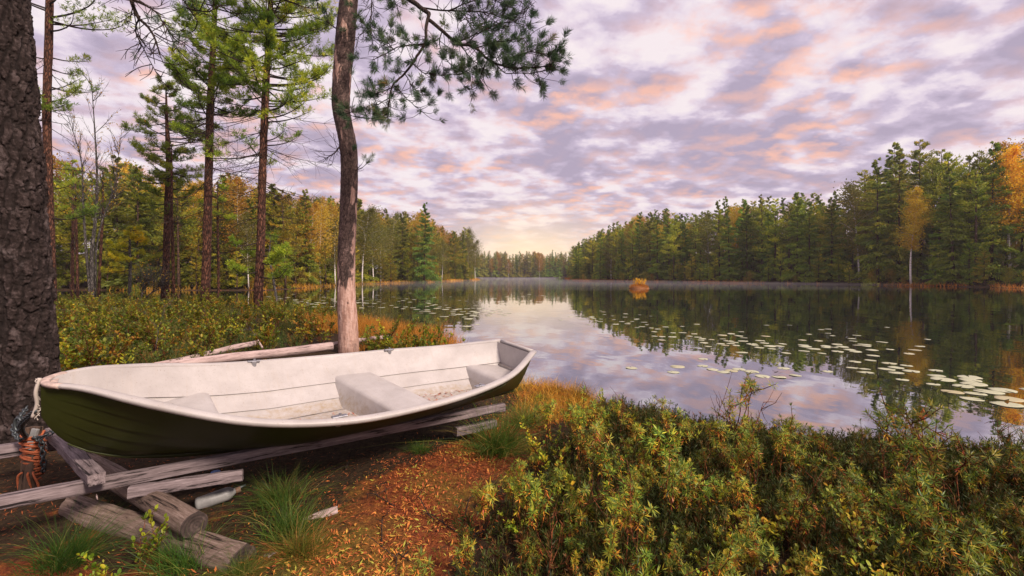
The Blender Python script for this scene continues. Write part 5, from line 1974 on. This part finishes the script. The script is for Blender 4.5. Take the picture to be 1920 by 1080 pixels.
lb_pos = left_bank(1900)
lb_pos = np.concatenate([lb_pos, np.stack([RNG.uniform(-6.5, -1.6, 300), RNG.uniform(4.6, 7, 300)], -1)])
lb_pos = lb_pos[log_clear(lb_pos[:, 0], lb_pos[:, 1]) & boat_clear(lb_pos[:, 0], lb_pos[:, 1], .2) & (sdist(lb_pos[:, 0], lb_pos[:, 1]) > .05) & (np.hypot(lb_pos[:, 0] - bigo[0], lb_pos[:, 1] - bigo[1]) > .4)]
scatter_stuff('bank_heather', HEATHS, lb_pos[:1500], .9, 1.5, [HEATH], 'brown-green heather covering the left bank behind the boat')
k = 0
for (x, y) in spaced(left_bank(900, 6.0, 20), 85, .34):
    v = RNG.uniform(.45, 1.15)
    yy = RNG.random()
    o = put_mesh('bilberry_shrub', BILM[RNG.integers(len(BILM))], (x, y, H1(x, y)), RNG.random() * 6.28, RNG.uniform(1.0, 1.7), 'bushy yellow-green bilberry shrub on the left bank behind the boat' if y < 11 else 'bushy yellow-green bilberry shrub far back on the left bank', 'shrub',
             'bilberry shrubs on the left bank near the boat' if y < 11 else 'bilberry shrubs at the back of the left bank', (v * (1 + .3 * yy), v, v * .7, 1))
# leafy mass on the left bank beyond the ones built one by one
o = scatter_stuff('bank_bilberry', BILBS, left_bank(260, 6.2, 23), 1.2, 2.0, [BILB, STEM], 'low bilberry cover with yellow leaves spreading over the left bank')
o.color = (.62, .58, .45, 1)


for i, (x, y) in enumerate(spaced(left_bank(300, 6.5, 16), 14, .6)):
    b = MB()
    hh = RNG.uniform(.5, 1.0)
    d = unit([RNG.normal(0, .45), RNG.normal(0, .3), 1])
    p = smooth_curve([[0, 0, -.05], d * hh * .5 + RNG.normal(0, .03, 3), d * hh + RNG.normal(0, .06, 3)], 6)
    b.tube(p, np.linspace(.008, .002, len(p)), 5)
    for _ in range(9):
        q = p[RNG.integers(4, len(p))]
        d2 = unit(d + RNG.normal(0, .7, 3))
        L = hh * RNG.uniform(.15, .4)
        b.tube([q, q + d2 * L * .5 + RNG.normal(0, .02, 3), q + d2 * L], [.004, .003, .0012], 4)
    o = b.build('bare_twig', BARK_GREY, loc=(x, y, H1(x, y)))
    tag(o, 'bare grey dead twig sticking up from the heather on the left bank', 'twig', 'dead twigs on the left bank')


# grass tussocks
def tussock(n, L, spread, tint, wd=.0042, bend=.85):
    b = MB()
    az = RNG.random(n) * 2 * pi
    le = np.abs(RNG.normal(0, spread, n))
    D = np.stack([np.cos(az) * le, np.sin(az) * le, np.ones(n)], -1)
    P = np.stack([np.cos(az) * le * .12 + RNG.normal(0, .055, n), np.sin(az) * le * .12 + RNG.normal(0, .055, n), np.zeros(n) - .02], -1)
    D = D + np.stack([RNG.normal(.12, .22, n), RNG.normal(-.08, .22, n), 0 * az], -1)
    dead = RNG.random(n) < .16
    b.strips(P, D, L * RNG.uniform(.3, 1.12, n), wd * RNG.uniform(.6, 1.3, n), bend * RNG.uniform(.3, 1.9, n) + .7 * dead, np.clip(RNG.normal(tint, .22, n) + .5 * dead, 0, 1), seg=4)
    return b


TUS = [tussock(760, .50, .42, .35).mesh('grass_tussock', GRASS), tussock(620, .42, .6, .5).mesh('grass_tussock', GRASS), tussock(520, .36, .42, .3).mesh('grass_tussock', GRASS)]
for (px, py, z, k, sc, lab, c) in [
        (930, 846, .08, 0, 1.25, 'large bright green grass tussock covering the stern end of the near rail', (1, 1.1, .9, 1)),
        (985, 800, .08, 1, 1.05, 'bright green grass tussock right of the boat stern', (1.1, 1.1, .9, 1)),
        (955, 735, .08, 1, .75, 'green grass clump tucked under the boat stern', (1, 1.1, .9, 1)),
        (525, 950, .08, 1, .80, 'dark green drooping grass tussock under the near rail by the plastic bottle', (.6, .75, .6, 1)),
        (545, 1010, .08, 2, .9, 'green grass tussock in front of the pale broken log end', (.9, 1.0, .8, 1)),
        (560, 1050, .08, 1, .7, 'straw-coloured grass clump beside the lowest sawn log', (1.3, .9, .7, 1)),
        (345, 1065, .08, 2, .9, 'green grass tuft growing against the half buried log', (.8, .95, .7, 1)),
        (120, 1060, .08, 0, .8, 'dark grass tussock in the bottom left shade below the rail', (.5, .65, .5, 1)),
        (455, 1090, .06, 1, .5, 'short grass tuft below the sawn end of the lowest log', (.8, .9, .7, 1)),
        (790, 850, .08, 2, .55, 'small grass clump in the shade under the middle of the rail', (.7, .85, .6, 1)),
        (1090, 745, .08, 0, .7, 'reddish gold grass tussock on the moss spit beyond the stern', (1.8, .8, .6, 1)),
        (1040, 735, .08, 1, .7, 'orange grass clump at the water end of the moss spit', (1.9, .8, .5, 1)),
        (1015, 752, .08, 2, .6, 'yellow-green grass clump between the stern tussock and the moss spit', (1.3, 1.0, .6, 1)),
        (1165, 765, .08, 0, .75, 'brownish green grass tussock where the shrubs meet the moss spit', (1.2, .9, .6, 1))]:
    g = G(px, py, z)
    put_mesh('grass_tussock', TUS[k], (g[0], g[1], H1(g[0], g[1])), RNG.random() * 6, sc, lab, 'grass tussock', 'grass tussocks around the boat', c, .08)

# orange sedge on the tip of the left bank, the spit and along the far shores
b = MB()
n = 9000
y = RNG.uniform(9.2, 15, n)
x = -RNG.uniform(1.0, 4.6, n) - (y - 10) * .45
d = sdist(x, y)
ok = (d > -.1) & (d < 2.0)
x, y = x[ok], y[ok]
z = np.maximum(height(x, y), 0)
D = np.stack([RNG.normal(0, .3, len(x)), RNG.normal(0, .3, len(x)), np.ones(len(x))], -1)
b.strips(np.stack([x, y, z], -1), D, RNG.uniform(.22, .55, len(x)), .012, RNG.uniform(.1, .6, len(x)), np.clip(RNG.normal(.5, .22, len(x)), 0, 1), seg=2)
tag(b.build('marsh_grass', SEDGE), 'orange marsh grass on the tip of the left bank', 'marsh grass', kind='stuff')
b = MB()
n = 4200
x = RNG.normal(.65, .5, n)
y = RNG.uniform(4.9, 7.4, n)
d = sdist(x, y)
ok = (d > -.08) & boat_clear(x, y, .02) & (x > .05)
x, y = x[ok], y[ok]
z = np.maximum(height(x, y), 0)
D = np.stack([RNG.normal(0, .4, len(x)), RNG.normal(0, .4, len(x)), np.ones(len(x))], -1)
b.strips(np.stack([x, y, z], -1), D, RNG.uniform(.04, .28, len(x)), .0055, RNG.uniform(.1, .8, len(x)), np.clip(RNG.normal(.55, .25, len(x)), 0, 1), seg=2)
tag(b.build('spit_grass', SEDGE), 'short orange grass and moss on the spit beyond the boat stern', 'marsh grass', kind='stuff')


def sedge_line(poly, n, name, label, wide=2.2, hgt=(.3, .9)):
    poly = np.asarray(poly, float)
    s = np.concatenate([[0], np.cumsum(np.linalg.norm(np.diff(poly, axis=0), axis=1))])
    t = RNG.random(n) * s[-1]
    x = np.interp(t, s, poly[:, 0]) + RNG.normal(0, wide, n)
    y = np.interp(t, s, poly[:, 1]) + RNG.normal(0, wide, n)
    d = sdist(x, y)
    pat = fbm(x * .12, y * .12, 3) > -.10
    ok = (d > -.4) & (d < 2.6) & pat
    x, y = x[ok], y[ok]
    b = MB()
    z = np.maximum(height(x, y), 0) - .02
    m = len(x)
    D = np.stack([RNG.normal(0, .3, m), RNG.normal(0, .3, m), np.ones(m)], -1)
    dist = np.hypot(x, y)
    tn = np.clip(.5 + fbm(x * .2 + 8, y * .2, 2) * 1.2 + RNG.normal(0, .18, m), 0, 1)
    b.strips(np.stack([x, y, z], -1), D, RNG.uniform(*hgt, m), .0009 * dist, RNG.uniform(.1, .6, m), tn, seg=2)
    tag(b.build(name, SEDGE), label, 'shore grass', kind='stuff')


sedge_line(LEFT, 9000, 'shore_grass', 'strip of orange-brown sedge along the left shore below the trees')
sedge_line(RIGHT, 11000, 'shore_grass', 'strip of orange and ochre sedge along the right shore below the trees')
sedge_line([(-70, 41), (-45, 33), (-28, 29), (-18, 26), (-11, 22)], 5000, 'shore_grass', 'pale orange grass along the back edge of the left bank', .9, (.3, .7))

# fallen needles, red leaves and moss bits on the ground
n = 42000
y = RNG.uniform(1.7, 7.2, n)
x = np.interp(y, [0, 2.3, 3.2, 4.3, 5.5, 6.6, 8], [-.9, -.85, -.7, -.2, .35, .6, .6]) + RNG.normal(0, .62, n)
mk = moss_mask(x, y)
ok = (RNG.random(n) < (mk * 1.1 + .05) * np.clip(.75 + 2.2 * fbm(x * 3.1 + 9, y * 3.1, 3), .12, 1)) & (sdist(x, y) > .05)
x, y = x[ok], y[ok]
m = len(x)
b = MB()
tn = np.clip(.40 + fbm(x * 2.2, y * 2.2, 3) * 1.7 + RNG.normal(0, .27, m), 0, 1)
L = RNG.uniform(.012, .042, m)
b.leaves(np.stack([x, y, height(x, y) + RNG.random(m) * .02], -1), RNG.normal(size=(m, 3)) * [1, 1, .6] + [0, 0, .12], np.tile([0, 0, 1.], (m, 1)) + RNG.normal(0, .35, (m, 3)), L, L * RNG.uniform(.09, .36, m), tn, droop=.1)
n = 5000
x = RNG.uniform(-4.6, -.5, n)
y = RNG.uniform(1.9, 4.2, n)
b.leaves(np.stack([x, y, height(x, y) + RNG.random(n) * .012], -1), RNG.normal(size=(n, 3)) * [1, 1, .25], np.tile([0, 0, 1.], (n, 1)) + RNG.normal(0, .3, (n, 3)), RNG.uniform(.015, .05, n), .004, np.clip(RNG.normal(.25, .2, n), 0, 1))
tag(b.build('ground_litter', LITTER), 'red and orange moss, needles and leaf litter strewn beside the boat', 'leaf litter', kind='stuff')
n = 9000
y = RNG.uniform(1.8, 6.8, n)
x = np.interp(y, [0, 2.3, 3.2, 4.3, 5.5, 6.6, 8], [-.9, -.75, -.6, -.1, .45, .65, .6]) + RNG.normal(0, .55, n)
ok = (fbm(x * 2.4 + 21, y * 2.4, 3) > .03) & (sdist(x, y) > .05) & boat_clear(x, y, 0)
x, y = x[ok], y[ok]
m = len(x)
b = MB()
b.strips(np.stack([x, y, height(x, y) - .004], -1), np.stack([RNG.normal(0, .6, m), RNG.normal(0, .6, m), np.ones(m)], -1), RNG.uniform(.012, .05, m), .004, RNG.uniform(.1, .9, m), np.clip(RNG.normal(.72, .2, m), 0, 1), seg=2)
o = b.build('moss_sprigs', GRASS)
o.color = (1.15, 1.0, .6, 1)
tag(o, 'patches of yellow-green moss sprigs among the red litter', 'moss', kind='stuff')
# twigs on the moss
for i in range(9):
    px, py = RNG.uniform(640, 900), RNG.uniform(850, 1060)
    c = G(px, py, .10)
    b = MB()
    a = RNG.random() * 6
    p = smooth_curve([c, c + [cos(a) * .1, sin(a) * .1, .03], c + [cos(a) * .2, sin(a) * .2 + .02, .05 + RNG.random() * .05], c + [cos(a) * .3 + .03, sin(a) * .3, .04]], 4)
    b.tube(p, np.linspace(.005, .002, len(p)), 5)
    for _ in range(3):
        q = p[RNG.integers(2, len(p))]
        b.tube([q, q + RNG.normal(0, .06, 3) + [0, 0, .05]], [.003, .0015], 4)
    tag(b.build('fallen_twig', TWIG), 'bare dark twig lying on the red moss beside the boat', 'twig', 'twigs on the moss')

# ------------------------------------------------------------------ lily pads


def pad_mesh():
    b = MB()
    n = 22
    a0 = .16
    th = np.linspace(a0, 2 * pi - a0, n)
    r = 1 + .03 * np.sin(th * 5 + RNG.random() * 6) + RNG.normal(0, .012, n)
    rim_ = np.stack([np.cos(th) * r, np.sin(th) * r * .92, .03 + .035 * np.sin(th * 3 + RNG.random() * 6)], -1)
    mid = rim_ * .55 * [1, 1, 0] + [0, 0, .03]
    V = np.concatenate([rim_, mid, [[.04, 0, .025]], rim_ * [.98, .98, 1] - [0, 0, .035]])
    q = [(i, i + 1, n + i + 1, n + i) for i in range(n - 1)]
    q += [(i + 1, i, 2 * n + 1 + i, 2 * n + 2 + i) for i in range(n - 1)]
    tr = [(n + i, n + i + 1, 2 * n) for i in range(n - 1)]
    b.add(V, q, tr)
    return b.mesh('lily_pad', PADM, True)


PADS = [pad_mesh() for _ in range(5)]
placed = []


def put_pad(px, py, r, zone, label, z=.004):
    g = G(px, py, 0)
    if sdist(np.array([g[0]]), np.array([g[1]]))[0] > -.35:
        return False
    for (x, y, rr) in placed:
        if (g[0] - x) ** 2 + (g[1] - y) ** 2 < ((rr + r) * .93) ** 2:
            return False
    placed.append((g[0], g[1], r))
    o = bpy.data.objects.new('lily_pad', PADS[RNG.integers(5)])
    COL.objects.link(o)
    o.location = (g[0], g[1], z)
    o.rotation_euler = (RNG.normal(0, .02), RNG.normal(0, .02), RNG.random() * 6.28)
    o.scale = (r, r, r * .35)
    tag(o, label, 'lily pad', zone)
    return True


def pad_field(n, gen, rr, zone, label):
    k = 0
    for _ in range(n * 30):
        px, py = gen()
        if put_pad(px, py, RNG.uniform(*rr) * .55, zone, label):
            k += 1
            if k >= n:
                break


def along(pts, sx, sy):
    pts = np.array(pts, float)

    def g():
        t = RNG.uniform(0, len(pts) - 1)
        i = int(t)
        p = pts[i] + (pts[min(i + 1, len(pts) - 1)] - pts[i]) * (t - i)
        return p[0] + RNG.normal(0, sx), p[1] + RNG.normal(0, sy)
    return g


GR = 'lily pads in the main band off the right bank'
pad_field(30, along([(1085, 592), (1120, 597), (1200, 602)], 32, 6), (.13, .24), 'lily pads at the tip of the reflection', 'small pale lily pad at the far narrow tip of the main band')
pad_field(22, along([(1195, 612), (1260, 628), (1340, 640)], 30, 8), (.14, .24), 'lily pads in the left part of the main band', 'pale round lily pad in the left half of the main floating band')
pad_field(48, along([(1340, 632), (1430, 645), (1500, 652), (1580, 652), (1660, 658)], 40, 7), (.15, .26), GR, 'pale round lily pad in the dense middle of the floating band')
pad_field(14, along([(1330, 612), (1520, 618), (1690, 634)], 60, 7), (.13, .2), 'scattered lily pads behind the main band', 'scattered lily pad on the dark reflection behind the main band')
pad_field(18, along([(1600, 685), (1640, 690), (1730, 700), (1760, 720)], 40, 10), (.16, .25), 'lily pads towards the right bank', 'lily pad between the main band and the big cluster near the right bank')
pad_field(15, along([(1800, 722), (1850, 738), (1915, 752), (1960, 765)], 26, 9), (.22, .36), 'large lily pads at the right edge', 'large lily pad in the near cluster at the right edge of the water')
pad_field(14, along([(1250, 690), (1330, 692), (1450, 705), (1560, 715)], 55, 8), (.16, .26), 'faint lily pads on the sky reflection', 'faint green lily pad lying low on the bright sky reflection')
pad_field(85, along([(520, 560), (600, 566), (700, 562), (770, 572)], 40, 7), (.22, .38), 'lily pads off the left bank', 'small pale lily pad in the far field off the left bank')
pad_field(56, along([(790, 572), (850, 585), (905, 580), (900, 598)], 30, 7), (.20, .36), 'lily pads near the point reflection', 'pale lily pad right of the peeled pine on the dark reflection')
pad_field(10, along([(880, 556), (950, 558), (1000, 552)], 40, 2), (.2, .4), 'distant lily pads mid lake', 'thin distant lily pad out in the middle of the lake')
# a curled dark leaf afloat
g = G(1455, 701, .0)
b = MB()
b.leaves([[-.04, 0, .012], [0, .01, .02], [.01, -.02, .012]], [[1, .1, .3], [-.6, .4, .5], [.8, -.5, .2]], [[0, 0, 1], [0, .3, 1], [0, 0, 1.]], [.1, .08, .09], [.05, .04, .04], .1)
tag(b.build('floating_leaf', TWIG, loc=(g[0], g[1], 0.004)), 'small dark curled leaf afloat alone on the bright sky reflection', 'leaf')

# ------------------------------------------------------------------ the islet with its golden bush
gi = G(1198, 541, 0)
isl = thing('islet_bush', 'small islet with a golden orange bush standing in the lake', 'islet', (gi[0], gi[1], 0))
b = MB()
nn_ = 28
V = [[0, 0, .55]]
rings_ = [(.8, .5), (1.35, .35), (1.65, .05), (1.6, -.4)]
for (r, z) in rings_:
    for a in np.arange(nn_) * 2 * pi / nn_:
        rr = r * (1 + .12 * sin(3 * a + 1) + .06 * sin(7 * a))
        V.append([cos(a) * rr * 1.05, sin(a) * rr * .9, z + RNG.normal(0, .03)])
tr = [(0, 1 + j, 1 + (j + 1) % nn_) for j in range(nn_)]
q = [(1 + k * nn_ + j, 1 + (k + 1) * nn_ + j, 1 + (k + 1) * nn_ + (j + 1) % nn_, 1 + k * nn_ + (j + 1) % nn_) for k in range(3) for j in range(nn_)]
b.add(V, q, tr)
b.build('mound', simple('mossy_mound', (.22, .09, .03), .95, 0, 6, .5, .5), isl, smooth=True)
b = MB()
n = 1500
a = RNG.random(n) * 2 * pi
r = np.sqrt(RNG.random(n)) * 1.65
P = np.stack([np.cos(a) * r, np.sin(a) * r * .9, np.interp(r, [0, .8, 1.35, 1.7], [.5, .45, .3, .0])], -1)
b.strips(P, np.stack([np.cos(a) * .4, np.sin(a) * .4, np.ones(n)], -1), RNG.uniform(.2, .55, n), .035, .4, np.clip(RNG.normal(.6, .2, n), 0, 1), seg=2)
b.build('grass_fringe', SEDGE, isl)
b = MB()
sb_ = MB()
for s in range(30):
    a = RNG.random() * 6.28
    rr = RNG.uniform(0, .9)
    p0 = np.array([cos(a) * rr, sin(a) * rr, .4])
    d = unit([cos(a) * .35, sin(a) * .35, 1])
    L = RNG.uniform(.6, 1.35)
    sb_.tube([p0, p0 + d * L], [.014, .005], 4)
    m_ = 34
    tq = RNG.uniform(.3, 1.05, m_)
    b.leaves(p0 + d * (L * tq)[:, None] + RNG.normal(0, .07, (m_, 3)), dirs(m_) + [0, 0, .3], dirs(m_), .13, .08, np.clip(RNG.normal(.5, .25, m_), 0, 1))
sb_.build('stem', TWIG, isl)
o = b.build('crown', BIRCH, isl)
isl.scale = (.72, .72, .8)
o.color = (1.35, 1.3, .8, 1)

# ------------------------------------------------------------------ the air over the lake
def air(name, lo, hi, dens, col, label, cat):
    b = MB()
    (x0, y0_, z0), (x1, y1, z1) = lo, hi
    V = [(x, y, z) for z in (z0, z1) for y in (y0_, y1) for x in (x0, x1)]
    b.add(V, [(0, 2, 3, 1), (4, 5, 7, 6), (0, 1, 5, 4), (2, 6, 7, 3), (0, 4, 6, 2), (1, 3, 7, 5)])
    m = bpy.data.materials.new(name)
    m.use_nodes = True
    t = NT(m.node_tree)
    v = t.add('ShaderNodeVolumePrincipled', {'Color': (*col, 1), 'Density': dens, 'Anisotropy': .2})
    o = t.add('ShaderNodeOutputMaterial')
    t.t.links.new(v.outputs[0], o.inputs['Volume'])
    return tag(b.build(name, m), label, cat, kind='stuff')


air('haze', (-2600, -2600, -3), (2600, 2600, 60), .00035, (.90, .84, .88), 'thin morning haze over the lake and forest', 'haze')

def mist():
    ring = [(-24, 64), (-26, 97), (-19, 121), (-10, 178), (-16, 230), (-30, 300), (-36, 355), (40, 355), (33, 320), (28, 288), (20, 210), (17, 163), (23, 145), (32, 128), (48, 102), (58, 83), (61, 68)][::-1]
    n = len(ring)
    c = (4, 150)
    V = [(x, y, z) for z in (.06, .55) for (x, y) in ring] + [(c[0], c[1], .06), (c[0], c[1], .55)]
    q = [(j, (j + 1) % n, n + (j + 1) % n, n + j) for j in range(n)]
    tr = [(2 * n, (j + 1) % n, j) for j in range(n)] + [(2 * n + 1, n + j, n + (j + 1) % n) for j in range(n)]
    b = MB()
    b.add(V, q, tr)
    m = bpy.data.materials.new('mist')
    m.use_nodes = True
    t = NT(m.node_tree)
    v = t.add('ShaderNodeVolumePrincipled', {'Color': (.92, .89, .92, 1), 'Density': .0065, 'Anisotropy': .3})
    o = t.add('ShaderNodeOutputMaterial')
    t.t.links.new(v.outputs[0], o.inputs['Volume'])
    tag(b.build('mist', m), 'low white mist lying on the far water', 'mist', kind='stuff')


mist()
